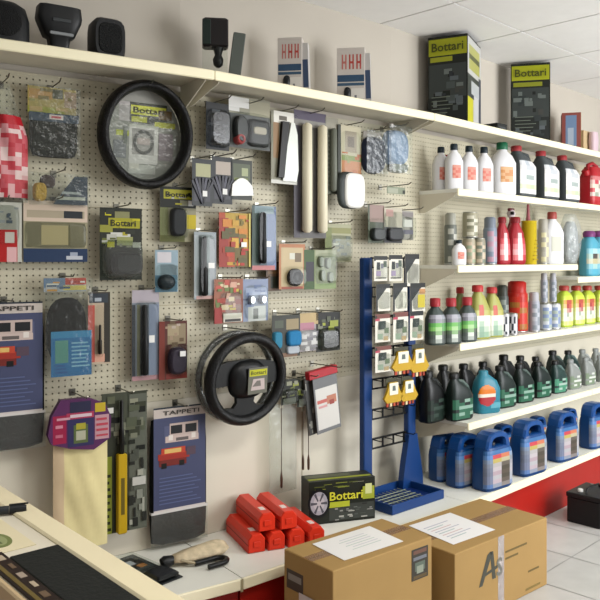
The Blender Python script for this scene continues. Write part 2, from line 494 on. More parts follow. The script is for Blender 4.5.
# --- P1 red bag
p = Pack('cloth_bag', 'clear crumpled bag full of red and white cloths at the left edge', 'bag', (-22, 84, 28, 202), .05, hook='the bag of red cloths')
def redf(u, v):
    if v > .73: return BAG
    if v < .04: return BAG
    return mat(['cc5058', 'e09ca0', 'd4606a', 'f0d4d0', 'c43c48', 'e8b4b4'][int(abs(math.sin(math.floor(u*7)*12.9+math.floor(v*17+u*2)*78.2)*43758)) % 6], .6) if v < .66 else mat('c01c2a', .5)
p.sheet('bag_body', (0, .0, 1, 1), BAG, amp=.012, seed=3, nx=14, nz=26, pinch=.75, patf=redf)
# --- P2
p = Pack('glove_pack', 'clear bag with a yellow header and dark folded fabric below', 'bag', (28, 88, 79, 158), .05, hook='the yellow headed dark bag')
p.card('card', (0, .62, .95, 1), 'b8a45c', [(0,.0,.75,.25,'a8a838'), (.02,.55,.5,.9,'c89a58'), (.5,.6,.72,.95,'5a5a40'), (.75,.3,1,.9,'b89c80')]+pats_rand(2,(.0,.0,.9,1),['d0b070','a09a50','8c7c48'],6))
p.puff('folded_fabric', (.03, .0, .97, .62), .02, mat('26281f', .9, bump=.4, scale=40, spec=.1))
p.card('label_band', (.0, .5, .97, .62), '2c4258', [(.4,.3,.68,.85,'e8d8d4'), (.44,.45,.64,.7,'c8505a')], y=-.023, th=.001)
p.sheet('clear_wrap', (0, 0, 1, 1), BAG, y=-.026, amp=.002, seed=5)
# --- P3
p = Pack('sponge_pack', 'clear bag with a yellow sponge and a dark triangular card', 'bag', (28, 174, 88, 206), .07, hook='the sponge bag')
o = MB(); o.prism([(p.X(.42), p.Z(.05)), (p.X(1), p.Z(.05)), (p.X(1), p.Z(.95)), (p.X(.78), p.Z(.95))], -.003, 0, mat('2c3c4c', .4))
o.quad((p.X(.45),-.0034,p.Z(.2)),(p.X(.96),-.0034,p.Z(.2)),(p.X(.96),-.0034,p.Z(.3)),(p.X(.5),-.0034,p.Z(.3)),'b8bcb0')
o.quad((p.X(.55),-.0034,p.Z(.38)),(p.X(.9),-.0034,p.Z(.38)),(p.X(.88),-.0034,p.Z(.46)),(p.X(.57),-.0034,p.Z(.46)),'a8b0b0')
o.build('card', p.root)
p.puff('sponge', (.08, .12, .3, .7), .025, mat('d0a848', .9, bump=.8, scale=80), p=3)
p.puff('dark_pad', (.2, .55, .45, .95), .012, mat('4c3c38', .8), p=3)
p.sheet('clear_wrap', (0, 0, 1, 1), BAG, y=-.028, amp=.002, seed=7)
# --- P4
p = Pack('number_plate_frame', 'flat clear pack with white top border and navy strip with a white mark', 'pack', (24, 201, 88, 262), .05, hook='the flat pack with a navy strip')
p.card('card', (0, .0, 1, 1), 'a09a7c', [(0,.66,1,1,'dcc8b4'), (.05,.72,.95,.84,'b4a890'), (.62,.72,.92,.84,'2c3238'), (0,0,1,.22,'22385a'), (.66,.04,.92,.1,'c8ccd4'), (.72,.1,.84,.16,'a8b0c0'),
     (.27,.28,.7,.62,'b4a87c'), (.69,.27,.72,.62,'6c6848'), (.27,.6,.7,.63,'807a58')])
p.puff('clear_window', (.02, .23, .98, .65), .01, CLEAR, p=12)
# --- P5
p = Pack('card_pack', 'white card with small car drawing and red lower half at left edge', 'pack', (-16, 202, 22, 262), .05, hook='the red and white card')
p.card('card', (0, 0, 1, 1), 'ccccc0', [(0,0,.88,.54,'b81818'), (.6,.0,.86,.25,'e8b8b8'), (.55,.32,.8,.5,'d8d0c8')]+pats_rand(4,(.1,.6,.95,.98),['6a7478','4a5660','9aa0a0','e8e8e0'],12,.08,.3))
p.puff('blister', (.1, .3, .93, .95), .018, CLEAR)
# --- P6/P41 mat sets
def mats(rect, d, label, hook, front):
    p = Pack('car_mat_set', label, 'car mats', rect, d, 'boxed car mat sets hanging on the wall', hook)
    p.puff('rubber_mats', (0, 0, 1, .93), .02, mat('101313', .7, bump=.3, scale=90, spec=.15), y=0, p=14, taper=.05)
    y = -.021
    T = [('TAPPETI', .52, .945, .7, .04, '44403c')]
    o = p.card('sleeve', (.04, .24, .96, 1.0), '4a5070', [(0,.9,1,1,'cfc4bc'), (0,.985,1,1,'2a3440'), (0,0,1,.03,'dcd4d0'),
        # white car seen from the front three quarter
        (.2,.66,.88,.82,'5a6080'), (.22,.66,.86,.72,'d4c0b8'), (.3,.72,.85,.84,'ccb8b0'), (.32,.74,.54,.82,'26282c'), (.6,.74,.82,.82,'26282c'), (.28,.68,.36,.73,'f0e8e0'), (.72,.68,.8,.73,'f0e8e0'), (.42,.67,.66,.7,'6a6260'),
        # red car
        (.08,.5,.68,.56,'a83428'), (.14,.55,.6,.61,'c84830'), (.2,.56,.52,.6,'e8c070'), (.1,.44,.62,.5,'7a2a24'), (.14,.42,.24,.47,'181818'), (.48,.43,.58,.48,'181818'), (.62,.52,.8,.6,'5c4a58')]
        +lines((.1,.08,.9,.36),'606c94',8,.3), y=y, th=.0015, texts=T)
    o = MB(); o.box(p.X(-.0), p.X(1), -.024, -.0005, p.Z(.235), p.Z(.25), 'e0dcd8'); o.build('binding_strip', p.root)
    p.sheet('clear_wrap', (.0, .0, 1, .24), clear(gloss=.03, bump=.4, veil=.03), y=-.0225, amp=.0015, seed=3)
    return p
mats((-32, 302, 45, 450), .05, 'car mat set in a blue printed sleeve, cut by the left edge', 'the car mat set at the left edge', 1)
mats((150, 405, 206, 541), .035, 'car mat set in a blue sleeve between the yellow lock and steering wheel', 'the car mat set by the yellow lock', 1)
# --- P7
p = Pack('wash_mitt_pack', 'clear bag with coloured header, black mitt and bright blue card', 'bag', (43, 278, 90, 375), .06, hook='the black mitt with blue card')
p.card('header_card', (.02, .86, .92, 1), 'a8b0b8', [(0,.3,.5,1,'7088a4'),(.5,.5,1,1,'b84c3c'),(.45,.1,1,.45,'d8c868'),(.05,.1,.3,.5,'c8c8c8')]+pats_rand(6,(0,0,1,1),['3c5878','d8a050','e0e0d8','a04040'],7))
p.puff('mitt', (.06, .12, .93, .8), .035, mat('0c0f0e', .95, bump=.4, scale=40, spec=.1), p=2.6, taper=.4)
p.card('insert_card', (.12, 0, .98, .46), '1c74b0', [(.0,.85,1,1,'3490c4'), (.1,.3,.42,.8,'5a9c90')]+lines((.5,.2,.95,.8),'88c0dc',7,.4)+lines((.1,.08,.4,.3),'1858a0',3), y=-.037, th=.001)
p.sheet('clear_wrap', (0, 0, 1, 1), BAG, y=-.04, amp=.002, seed=9)
# --- P8
p = Pack('tool_card', 'narrow card with a salmon stripe and a slim dark tool', 'pack', (88, 292, 110, 364), .05, hook='the narrow salmon striped card')
p.card('card', (0, 0, 1, 1), '4a443c', [(0,.0,1,.96,'c8b49c'), (0,.03,.3,.82,'c85c50'), (.72,.02,1,.98,'3c3830'), (.05,.85,.9,.98,'384048'), (.3,.87,.6,.92,'b0b8c0'), (.3,.03,.75,.14,'dca890')])
p.rod('slim_tool', .5, .14, .55, .006, '2c2418', y=-.01)
p.puff('blister', (.32, .1, .7, .82), .014, CLEAR)
# --- P9
p = Pack('bulb_kit', 'yellow and black blister card with a black moulded case at the bottom', 'pack', (100, 208, 142, 280), .06, hook='the black moulded case card')
p.card('card', (0, 0, 1, 1), '2a2e22', [(.2,.72,.95,.86,'a8a428'), (.0,.66,.3,.76,'98983c'), (.35,.86,.7,.95,'8c8c60'), (.25,.6,.72,.66,'d8d8d0'), (.4,.48,.78,.6,'a0a468'), (.05,.5,.35,.58,'6c7434')]+pats_rand(9,(.0,.45,1,1),YB,14,.06,.25), texts=[('Bottari', .55, .79, .6, .09, '34341c')])
p.puff('moulded_case', (.28, .08, .98, .38), .04, mat('0c1012', .4), p=5)
p.puff('blister', (.04, .02, .98, .55), .048, clear('dfe6e0', .04, .1, 0, .05))
# --- P10
p = Pack('wiper_pack', 'tall slim blister with a dark blade on a blue grey card', 'pack', (132, 290, 159, 380), .05, hook='the tall slim blade blister')
p.card('card', (0, 0, 1, 1), '8c94a0', [(.0,.86,1,1,'b8b0b8'), (0,0,.12,.84,'40444c'), (.18,.04,.3,.84,'8a8c74'), (.62,.05,1,.84,'8894ac'), (0,0,1,.05,'b48c90')])
p.rod('blade', .42, .06, .84, .011, '101416', y=-.014, r2=.009)
p.card('price_sticker', (.55, .42, .75, .5), 'f4f4f0', y=-.027, th=.0006)
p.puff('blister', (.02, .03, .98, .88), .025, CLEAR)
# --- P11
p = Pack('adapter_pack', 'yellow headed card with a tall black clamshell and a yellow tab', 'pack', (160, 187, 196, 242), .035, hook='the yellow headed adapter card')
p.card('card', (0, 0, 1, 1), '9c987c', [(0,.62,1,1,'23261e'), (.1,.78,.9,.95,'b0ac30'), (.55,.66,.8,.76,'8c8c78'), (0,0,.68,.12,'5a5c28'), (.0,.12,.22,.62,'7c8054'), (.74,.24,1,.5,'c8b420')]+pats_rand(12,(.0,.65,1,1),YB,9,.06,.2), texts=[('Bottari', .5, .86, .7, .1, '2c2c18')])
p.puff('adapter', (.26, .1, .68, .62), .03, mat('23262c', .35), p=4)
p.puff('blister', (.05, .05, .75, .64), .036, CLEAR)
p.card('price_sticker', (.78, .66, .92, .76), 'f4f4f0', y=-.0035, th=.0006)
# --- P12
p = Pack('small_blister_pack', 'small pale blue blister with a dark blob inside', 'pack', (155, 250, 178, 292), .06, hook='the small pale blue blister')
p.card('card', (0, 0, 1, 1), '9ab0bc', [(.1,.7,.7,.95,'d8d4d8'), (0,0,.95,.4,'4c7488')])
p.puff('dark_knob', (.1, .05, .85, .42), .03, mat('1c2c34', .4), p=2.2, taper=.4)
p.puff('blister', (.02, .02, .98, .66), .034, CLEAR)
# --- P13
p = Pack('tool_blister', 'slim clear blister with a black pointed tool and white price sticker', 'pack', (194, 232, 216, 299), .06, hook='the slim pointed tool blister')
p.card('card', (0, 0, 1, 1), '98a2a6', [(.0,.03,.2,.95,'a8b0b4'), (.7,.0,1,.9,'a4a8b0'), (.1,0,.95,.05,'c09890')])
p.rod('pointed_tool', .38, .05, .93, .012, '101214', y=-.014, r2=.007)
p.puff('blister', (.05, .04, .9, .96), .026, CLEAR)
p.card('price_sticker', (.5, .46, .78, .54), 'f4f4f0', y=-.028, th=.0006)
# --- P14
p = Pack('orange_card_pack', 'orange red card with yellow and olive foliage print', 'pack', (219, 213, 250, 267), .06, hook='the orange red card')
def of(seed): return pats_rand(seed,(.0,.0,1,1),['c04020','d08428','b02c14','d8a838','7c6c24','5c5428','a83818','c89c30'],38,.06,.32)
p.card('card', (0, 0, 1, 1), 'b04820', [(.2,.85,1,1,'b89830'), (.3,.55,1,.85,'c09030'), (0,0,.3,.9,'9c2c18'), (.5,0,1,.4,'6c5c24')]+of(3)+[(.94,0,1,1,'d0c060')])
p.card('price_sticker', (.68, .37, .86, .46), 'f4f4f0', y=-.0095, th=.0006)
# --- P15
p = Pack('gauge_pack', 'slim blue blister with a black gauge and pink foot strip', 'pack', (252, 206, 276, 270), .06, hook='the slim blue gauge blister')
p.card('card', (0, 0, 1, 1), '6c7c94', [(0,.0,.3,1,'50605c'), (.6,.05,1,.95,'7888ac'), (0,0,.95,.07,'c07878'), (.1,.88,.9,1,'8ca0a8')])
p.rod('gauge', .36, .1, .9, .013, '0e1214', y=-.015, r2=.011)
p.puff('blister', (.04, .07, .97, .97), .028, CLEAR)
p.card('price_sticker', (.42, .36, .64, .45), 'f4f4f0', y=-.03, th=.0006)
# --- P16
p = Pack('black_socket_pack', 'dark blister column of round black sockets', 'pack', (206, 103, 229, 150), .08, hook='the dark socket blister')
p.card('card', (0, 0, 1, 1), '26282a', [(.25,.78,.6,.86,'8c8c8c'), (.3,.3,.6,.38,'9a9a9c'), (.05,.5,.95,.56,'4a4c4c')])
for v in (.2, .45, .7): p.disc('socket', .5, v, p.h*.1, .025, '101214', y=-.002)
p.puff('blister', (.02, .05, .98, .86), .032, clear('c8ccd0', .05))
# --- P17
p = Pack('clear_kit_pack', 'wide clear pack with a white corner, black parts and a red dot', 'pack', (229, 98, 270, 149), .08, hook='the wide clear kit pack')
p.card('card', (0, 0, 1, 1), '9c9a88', [(.0,.78,.48,.98,'f2f2ee'), (.0,.7,.25,.78,'e4e4e0'), (.0,.0,1,.66,'5a5c5c'), (.5,.66,1,.95,'a8a48c')])
p.puff('black_part', (.08, .08, .4, .62), .03, mat('1c2222', .4), p=2.5)
p.puff('black_tray', (.42, .05, .97, .6), .02, mat('24282a', .4), p=6)
p.puff('pale_insert', (.52, .28, .86, .45), .024, mat('c0b8a8', .5), p=5)
p.disc('red_button', .2, .15, p.w*.1, .035, 'b04040')
p.puff('blister', (.0, .0, 1, .7), .04, CLEAR)
# --- P18
for rect, hc, lab in (((192,159,212,206), 'b0b088', 'first dark fan shaped pack with an olive yellow header, right of the round cover'),
                      ((212,157,232,204), 'b8aca0', 'second dark fan shaped pack with a pinkish grey header')):
    p = Pack('air_freshener_pack', lab, 'pack', rect, .08, 'dark fan shaped packs', hook='the pack with the %s header' % ('olive' if hc[1]=='0' else 'pinkish'))
    p.card('card', (0, 0, 1, 1), '34383a', [(.18,.62,.92,.9,hc), (.1,.1,.9,.5,'46464e')])
    o = MB()
    for i in range(7):
        a = R(-48+16*i); o.M = Matrix.Translation((0, -.006-.002*(i%2), p.Z(.05))) @ Matrix.Rotation(a*.6, 4, 'Y')
        o.box(-.006, .006, -.002, .002, 0, p.h*.55, mat(['30303c','4a4a58','26262e'][i % 3], .4))
    o.build('fan_blades', p.root)
    p.card('price_sticker', (.45, .2, .68, .32), 'eeeeea', y=-.013, th=.0006)
p = Pack('mirror_pack', 'olive and black pack with a white half oval mirror across its foot', 'pack', (231, 160, 252, 200), .08, hook='the half oval mirror pack')
p.card('card', (0, 0, 1, 1), '3c4038', [(.1,.5,.9,.9,'5c6450'), (.5,.6,.8,.8,'a8b088'), (.15,.42,.8,.55,'748048')])
o = MB(); pts = [(p.X(-.05), p.Z(.08)), (p.X(1.0), p.Z(.12))]+[(p.X(.95-.95*t), p.Z(.12)+p.h*.42*math.sin(math.pi*(.18+.62*t))) for t in [i/8 for i in range(9)]]
o.prism(pts, -.014, -.004, mat('e8e8e0', .15)); o.build('half_oval_mirror', p.root)['label'] = 'white mirror face'

# --- P19 wheel cover
q, k = hit(143, .09, 0)
zc = zat(136, q.y); sr = 108/F*q.y/2
p = Pack('steering_wheel_cover', 'black ring shaped steering wheel cover with a printed round insert', 'wheel cover', (97, 82, 190, 190), .075, hook='the round black wheel cover', k=0)
o = MB(); o.M = Matrix.Translation((0, -.03, p.h/2)) @ Matrix.Rotation(R(4), 4, 'X')
rx = p.w/2; rt = .022
o.torus(rx-rt, p.h/2-rt, rt, mat('0e0e10', .38, bump=.5, scale=160), 2.1)
o.build('padded_ring', p.root)
o = MB(); n = 40; ri = rx-rt*1.6; rzi = p.h/2-rt*1.6
o.M = Matrix.Translation((0, .012, p.h/2)) @ Matrix.Rotation(R(4), 4, 'X')
o.prism([(ri*math.cos(2*math.pi*i/n), rzi*math.sin(2*math.pi*i/n)) for i in range(n)], -.003, 0, mat('a4a49c', .5))
e = -.0032
def pp(x0, z0, x1, z1, c):
    global e; e -= .00015
    o.quad((x0*ri, e, z0*rzi), (x1*ri, e, z0*rzi), (x1*ri, e, z1*rzi), (x0*ri, e, z1*rzi), mat(c, .45))
for a in [(-.62,.3,-.32,.72,'c4bcbc'), (-.35,.28,.62,.72,'3c3e30'), (-.32,.46,.6,.66,'e4e420'), (-.3,.3,.1,.42,'c8c82c'), (.3,.22,.85,.34,'d4d428'), (.4,.4,.75,.6,'7c5c20'),
          (-.68,-.02,-.36,.1,'c0c830'), (-.35,-.6,.4,.22,'e4e0dc'), (-.28,-.4,.3,.16,'aca8a4'), (-.35,-.82,.35,-.62,'ccccc4'), (-.33,-.72,-.08,-.6,'e0dcd0'), (.42,-.5,.8,.1,'9c8c94'), (-.74,-.5,-.42,-.12,'84868a'), (-.36,.2,.42,.24,'d8d8cc'), (-.5,-.2,-.4,.2,'70766c')]: pp(*a)
o.text('Bottari', .14*ri, e-.0004, .56*rzi, .8*ri, .13*rzi, mat('3c3c14'))
n = 20  # printed picture of a steering wheel
for i in range(n):
    a0, a1 = 2*math.pi*i/n, 2*math.pi*(i+1)/n
    o.quad(*[(.02*ri+rr*ri*math.cos(a), e-.0004, -.13*rzi+rr*rzi*math.sin(a)) for rr, a in ((.2,a0),(.27,a0),(.27,a1),(.2,a1))], mat('4c4c48'))
o.quad((-.14*ri,e-.0005,-.18*rzi),(.18*ri,e-.0005,-.18*rzi),(.18*ri,e-.0005,-.04*rzi),(-.14*ri,e-.0005,-.04*rzi),mat('c8b8b4'))
o.build('printed_insert', p.root)
o = MB(); o.M = Matrix.Translation((0, -.0, p.h/2)); n = 40
o.prism([(ri*1.0*math.cos(2*math.pi*i/n), rzi*math.sin(2*math.pi*i/n)) for i in range(n)], -.001, 0, clear(gloss=.01, bump=.3, veil=.03)); o.build('clear_film', p.root)

# --- P20 lower wheel
p = Pack('steering_wheel_dummy', 'black three spoke steering wheel wearing a cover, with a yellow and white centre sticker', 'steering wheel', (203, 331, 282, 425), .14, hook='the three spoke steering wheel', k=1)
TL = R(-6)
M0 = Matrix.Translation((0, -.03, p.h/2)) @ Matrix.Rotation(R(5), 4, 'X')
rx, rz = p.w/2, p.h/2; rt = .025
BLK = mat('121314', .35, bump=.4, scale=150)
o = MB(); o.M = M0; o.torus(rx-rt, rz-rt, rt, BLK, 1.2); o.build('rim', p.root)
o = MB(); o.M = M0
o.prism([(-rx*.92,rz*.3),(-rx*.9,-rz*.12),(-rx*.4,-rz*.1),(-rx*.26,-rz*.14),(-rx*.22,-rz*.5),(-rx*.3,-rz*.6),(-rx*.72,-rz*.58),(-rx*.5,-rz*.82),(0,-rz*.95),(rx*.5,-rz*.82),(rx*.72,-rz*.58),(rx*.3,-rz*.6),(rx*.2,-rz*.5),(rx*.26,-rz*.16),(rx*.9,-rz*.12),(rx*.92,rz*.25),(rx*.5,rz*.36),(0,rz*.42),(-rx*.5,rz*.4)], -.004, .016, mat('1b1d1e', .4))
o.build('spokes', p.root)
o = MB(); o.M = M0 @ Matrix.Rotation(R(90), 4, 'X'); o.loft([(-.002,0,-0,rx*.46,rz*.42,2.6),(.022,0,0,rx*.43,rz*.39,2.6),(.036,0,0,rx*.34,rz*.3,2.5),(.046,0,0,.002,.002,2)], mat('121415', .4), 28); o.build('hub', p.root)
o = MB(); o.M = M0
o.box(-rx*.12, rx*.36, -.051, -.047, -rz*.28, rz*.28, mat('6c6c60', .4))
o.quad((-rx*.1,-.0513,rz*.1),(rx*.34,-.0513,rz*.1),(rx*.34,-.0513,rz*.24),(-rx*.1,-.0513,rz*.24),mat('c0c020'))
o.quad((-rx*.05,-.0513,-rz*.2),(rx*.3,-.0513,-rz*.2),(rx*.28,-.0513,rz*.04),(0,-.0513,rz*.04),mat('c8b8b4'))
o.quad((-rx*.02,-.0516,-rz*.12),(rx*.2,-.0516,-rz*.12),(rx*.18,-.0516,-.0),(0.02,-.0516,-.0),mat('78726c'))
o.text('Bottari', rx*.12, -.0516, rz*.17, rx*.38, rz*.08, mat('3c3c14'))
o.build('centre_sticker', p.root)
p = Pack('wheel_cover_ring', 'dark wheel cover ring in clear film behind the three spoke wheel', 'wheel cover', (195, 330, 272, 421), .07, k=1)
o = MB(); o.M = Matrix.Translation((0, -.02, p.h/2)); o.torus(p.w/2-.014, p.h/2-.014, .014, mat('33352e', .3, bump=.6, scale=60), 1.2)
o.build('padded_ring', p.root)
o = MB(); o.M = Matrix.Translation((0, -.02, p.h/2)); o.torus(p.w/2-.012, p.h/2-.012, .0175, clear(gloss=.04, bump=.8, veil=.05), 1.3); o.build('clear_film', p.root)

# --- P21 mirror pack
p = Pack('mirror_card', 'white topped pack with a dark wedge handle and a tall white mirror', 'pack', (271, 112, 297, 184), .08, hook='the tall white mirror pack')
p.card('card', (0, .0, 1, 1), '8c8a78', [(.1,.84,1,1,'f0eee4'), (.3,.88,.6,.94,'6a6458'), (.08,.35,.3,.84,'9c7c58'), (.0,.0,1,.05,'d8d8d0')])
o = MB(); o.prism([(p.X(.2),p.Z(.08)),(p.X(.42),p.Z(.08)),(p.X(.62),p.Z(.86)),(p.X(.36),p.Z(.86))], -.02, -.003, mat('1c1a16', .4)); o.build('dark_wedge', p.root)
o = MB(); o.prism([(p.X(.4),p.Z(.04)),(p.X(.92),p.Z(.04)),(p.X(1.0),p.Z(.2)),(p.X(.96),p.Z(.7)),(p.X(.85),p.Z(.86)),(p.X(.72),p.Z(.86)),(p.X(.5),p.Z(.4))], -.014, -.003, mat('eef2ea', .15)); o.build('mirror_face', p.root)
# --- P22 blinds
p = Pack('window_blind_pack', 'pair of long cream tubes on a dark purple grey card', 'pack', (294, 112, 326, 238), .08, hook='the long cream tubes')
p.card('card', (0, 0, 1, 1), '5c5a58', [(0,.93,1,1,'5c5468'), (0,.0,.18,.93,'4c4850'), (.48,.1,.6,.86,'78766c'), (.0,.88,1,.93,'8c8a84')])
for u in (.3, .78): p.rod('cream_tube', u, .04, .9, .0194, mat('f4ecd0', .4), y=-.023, r2=.0194)
p = Pack('grey_blind_pack', 'slim grey green rolled pack beside the cream tubes', 'pack', (325, 118, 338, 194), .08)
p.card('card', (0, 0, 1, 1), '6c7064', [(.0,.85,1,1,'a09c8c')]+lines((.2,.1,.8,.8),'84887c',12))
p.rod('rolled_blind', .5, .03, .86, .014, mat('787c70', .5), y=-.012, r2=.0138)
# --- P23
p = Pack('wide_angle_mirror_card', 'narrow pack with a cream, green and orange print above the white mirror', 'pack', (338, 126, 361, 179), .09, hook='the cream and orange mirror card')
p.card('card', (0, 0, 1, 1), '3c4038', [(.12,.06,1,1,'c8c0a4'), (.15,.08,1,.34,'c88454'), (.15,.34,1,.44,'8c9a58'), (.3,.5,.8,.9,'a89c88'), (.4,.6,.7,.8,'807468')]+pats_rand(22,(.15,.1,1,.5),['c07040','d89060','98a060'],6))
p.puff('blister', (.1, .05, 1, .9), .014, CLEAR)
p = Pack('white_mirror', 'glaring white rounded mirror in a dark holder under the orange card', 'mirror', (337, 172, 362, 209), .112)
p.puff('holder', (0, 0, .95, 1), .02, mat('3c4240', .5), y=0, p=3.5)
p.puff('mirror_face', (.2, .02, 1, .97), .012, mat('fbfbf6', .1), y=-.019, p=4)
# --- P24
p = Pack('navy_bag_pack', 'rounded navy blue bag hanging right under the shelf', 'bag', (361, 132, 382, 174), .09, hook='the rounded navy bag')
p.card('card', (.1, .8, 1, 1), '9c948c')
p.puff('pouch', (0, .0, 1, .88), .04, mat('232c44', .6, bump=.5, scale=50), y=0, p=3)
p.sheet('clear_wrap', (0, 0, 1, 1), BAG, y=-.044, amp=.002, seed=19)
p = Pack('blue_bag_pack', 'rounded pale blue bag with a grey foot right beside the navy one', 'bag', (382, 127, 405, 174), .09, hook='the pale blue bag')
p.puff('pouch', (0, .16, .95, .92), .05, mat('8ca4c8', .5, bump=.6, scale=40), y=0, p=3)
p.puff('grey_foot', (.2, .02, .95, .24), .04, mat('8c9088', .4), y=0, p=3)
p.sheet('clear_wrap', (0, 0, 1, 1), BAG, y=-.054, amp=.003, seed=21)
p = Pack('price_label_holder', 'empty peg with a small grey green ticket, left of the top bottle shelf', 'price ticket', (387, 187, 405, 194), .12, hook='the small grey green ticket')
p.card('card', (0, 0, 1, 1), '8c947c', [(.05,.1,.6,.8,'a8ac98'), (.85,.1,1,.6,'34382c')])
# --- P26
p = Pack('plug_pack', 'dark green blister with a pinkish top below the ticket', 'pack', (368, 205, 384, 243), .08, hook='the dark green plug blister')
p.card('card', (0, 0, 1, 1), '5c6454', [(.1,.55,1,1,'a08880'), (.1,.3,.5,.55,'4c5440')])
p.puff('dark_plug', (.1, .05, .9, .4), .03, mat('262e30', .4), p=3)
p.puff('blister', (0, 0, 1, .65), .034, CLEAR)
p = Pack('white_dark_pack', 'blister with a white top and near black lower half', 'pack', (384, 208, 402, 243), .085, hook='the white topped blister')
p.card('card', (0, 0, 1, 1), 'c8c0ac', [(0,.0,1,.45,'3c3c44'), (.1,.75,.5,.95,'c09890')])
p.puff('dark_insert', (.1, .05, .95, .44), .025, mat('2c2c34', .4), p=4)
p.puff('blister', (0, 0, 1, .9), .03, CLEAR)
p = Pack('striped_pack', 'small pale blister with grey bands at the end of the row', 'pack', (402, 211, 413, 240), .08, hook='the grey banded blister')
p.card('card', (0, 0, 1, 1), 'a8a49c', [(0,.2,1,.35,'706e7c'), (0,.8,1,.95,'8c8684'), (.1,.45,.9,.7,'d8d8d0')])
p.puff('blister', (0, 0, 1, .8), .03, CLEAR)
# --- P27
p = Pack('horn_pack', 'orange edged beige card with a round black part near the foot', 'pack', (279, 244, 305, 289), .07, hook='the orange edged card')
p.card('card', (0, 0, 1, 1), 'b87c54', [(.08,.06,.92,.92,'c8b48c'), (.4,.66,.6,.8,'d8d8c8'), (.6,.6,.85,.8,'786850'), (.1,.0,.9,.05,'9c4c34')])
p.disc('round_part', .55, .26, p.w*.26, .03, '26282a')
p.puff('blister', (.15, .05, .95, .5), .036, CLEAR)
p = Pack('maroon_pack', 'small dark maroon pack half hidden behind the orange edged card', 'pack', (266, 262, 281, 291), .04)
p.card('card', (0, 0, 1, 1), '5a4432', [(.1,.6,.9,.95,'7c5c3c'), (.3,.1,.8,.5,'34382c')])
# --- P28
p = Pack('green_card_pack', 'green and black card with a pale clear blister holding grey fittings', 'pack', (304, 250, 336, 289), .07, hook='the green and black card')
p.card('card', (0, 0, 1, 1), '98a078', [(0,.0,.32,1,'3c5828'), (.06,.2,.3,.7,'34303c'), (.33,.0,1,.14,'8ca06c'), (.35,.85,1,1,'a8ac90')])
for u, v in ((.5,.7),(.72,.66),(.55,.35),(.8,.3)): p.puff('grey_fitting', (u-.08, v-.14, u+.08, v+.14), .014, mat('8c9484', .4), p=3)
p.puff('blister', (.34, .1, 1, .92), .03, CLEAR)
# --- P29
p = Pack('pale_green_pack', 'pale green clear pack with grey bits, up under the cream tubes', 'pack', (325, 224, 351, 262), .06, hook='the pale green clear pack')
p.card('card', (0, 0, 1, 1), 'a8a888', [(.0,.75,1,.9,'8c8c58'), (.0,.3,.25,.9,'7c8450')]+pats_rand(31,(.2,.1,1,.7),['6c7468','8c9488','b8bca8','5c645c'],14,.1,.3))
p.puff('blister', (.05, .02, 1, .7), .024, CLEAR)
# --- P30
p = Pack('red_yellow_pack', 'red and yellow speckled card with a white and black strip at its foot', 'pack', (214, 279, 243, 323), .07, hook='the speckled red and yellow card')
p.card('card', (0, 0, 1, 1), '9c5c40', pats_rand(41,(0,.2,1,1),['c05040','c8b040','8c3c2c','d8a890','6c7c3c','b84838','dcc8a0'],34,.08,.26)+[(0,0,.25,.35,'a02820'), (.3,.02,.95,.22,'dcd8c8'), (.35,.03,.9,.09,'34302c')])
p.puff('blister', (.2, .1, .95, .7), .02, CLEAR)
# --- P31
p = Pack('blue_white_pack', 'pale blue and white blister with two small silver parts', 'pack', (243, 279, 268, 321), .07, hook='the pale blue and white blister')
p.card('card', (0, 0, 1, 1), '8c98b4', [(.1,.62,.95,.8,'a8b4d4'), (.2,.0,.9,.36,'c8ccc8'), (.4,.05,.6,.3,'6c706c'), (0,.5,1,.54,'5c6484')]+pats_rand(43,(0,.3,1,1),['4c5878','c8d0e0','7888b0'],9,.1,.3))
for u in (.3, .75): p.puff('silver_part', (u-.12, .4, u+.12, .62), .02, mat('c8d0dc', .25, .6), p=2.5)
p.puff('blister', (.05, .05, .95, .85), .03, CLEAR)
# --- P32
p = Pack('blue_cloth_pack', 'black headed pack with a bright blue folded cloth', 'pack', (272, 315, 300, 357), .09, hook='the bright blue cloth pack')
p.card('card', (0, 0, 1, 1), '34362c', [(.5,.65,.95,.9,'9c8c68'), (.1,.7,.4,.88,'4c5444'), (.1,0,.9,.1,'7c5c44')])
p.puff('blue_cloth', (.5, .25, 1, .62), .02, mat('2c80b4', .8, bump=.4), p=5)
p.puff('teal_cloth', (.0, .22, .3, .62), .02, mat('3c88a8', .8, bump=.4), p=5)
p.puff('pale_patch', (.5, .06, .95, .26), .012, mat('b0b8c0', .5), p=5)
p = Pack('pink_white_pack', 'small pack with a pinkish top and pale grey body', 'pack', (298, 313, 318, 351), .08, hook='the pinkish topped pack')
p.card('card', (0, 0, 1, 1), 'a49ca0', [(0,.7,1,1,'c0a878'), (.1,.55,.8,.75,'b88090')]+pats_rand(51,(0,0,1,.55),['8c8890','c8c4c8','74707c','dcd8d8'],16,.12,.35))
p.puff('blister', (.05, .02, .95, .6), .022, CLEAR)
p = Pack('camo_bulb_pack', 'black and olive speckled pack, last of the short row above the red topped leaflets', 'pack', (316, 312, 340, 351), .08, hook='the olive speckled pack')
p.card('card', (0, 0, 1, 1), '26281e', [(.0,.8,1,1,'1c1e16')]+pats_rand(52,(.0,.1,1,.95),CAMO+['a0a838'],26,.1,.3)+[(.55,.62,.9,.78,'98a040')])
p.puff('blister', (.1, .02, .9, .6), .024, clear('b8bcb4', .04))
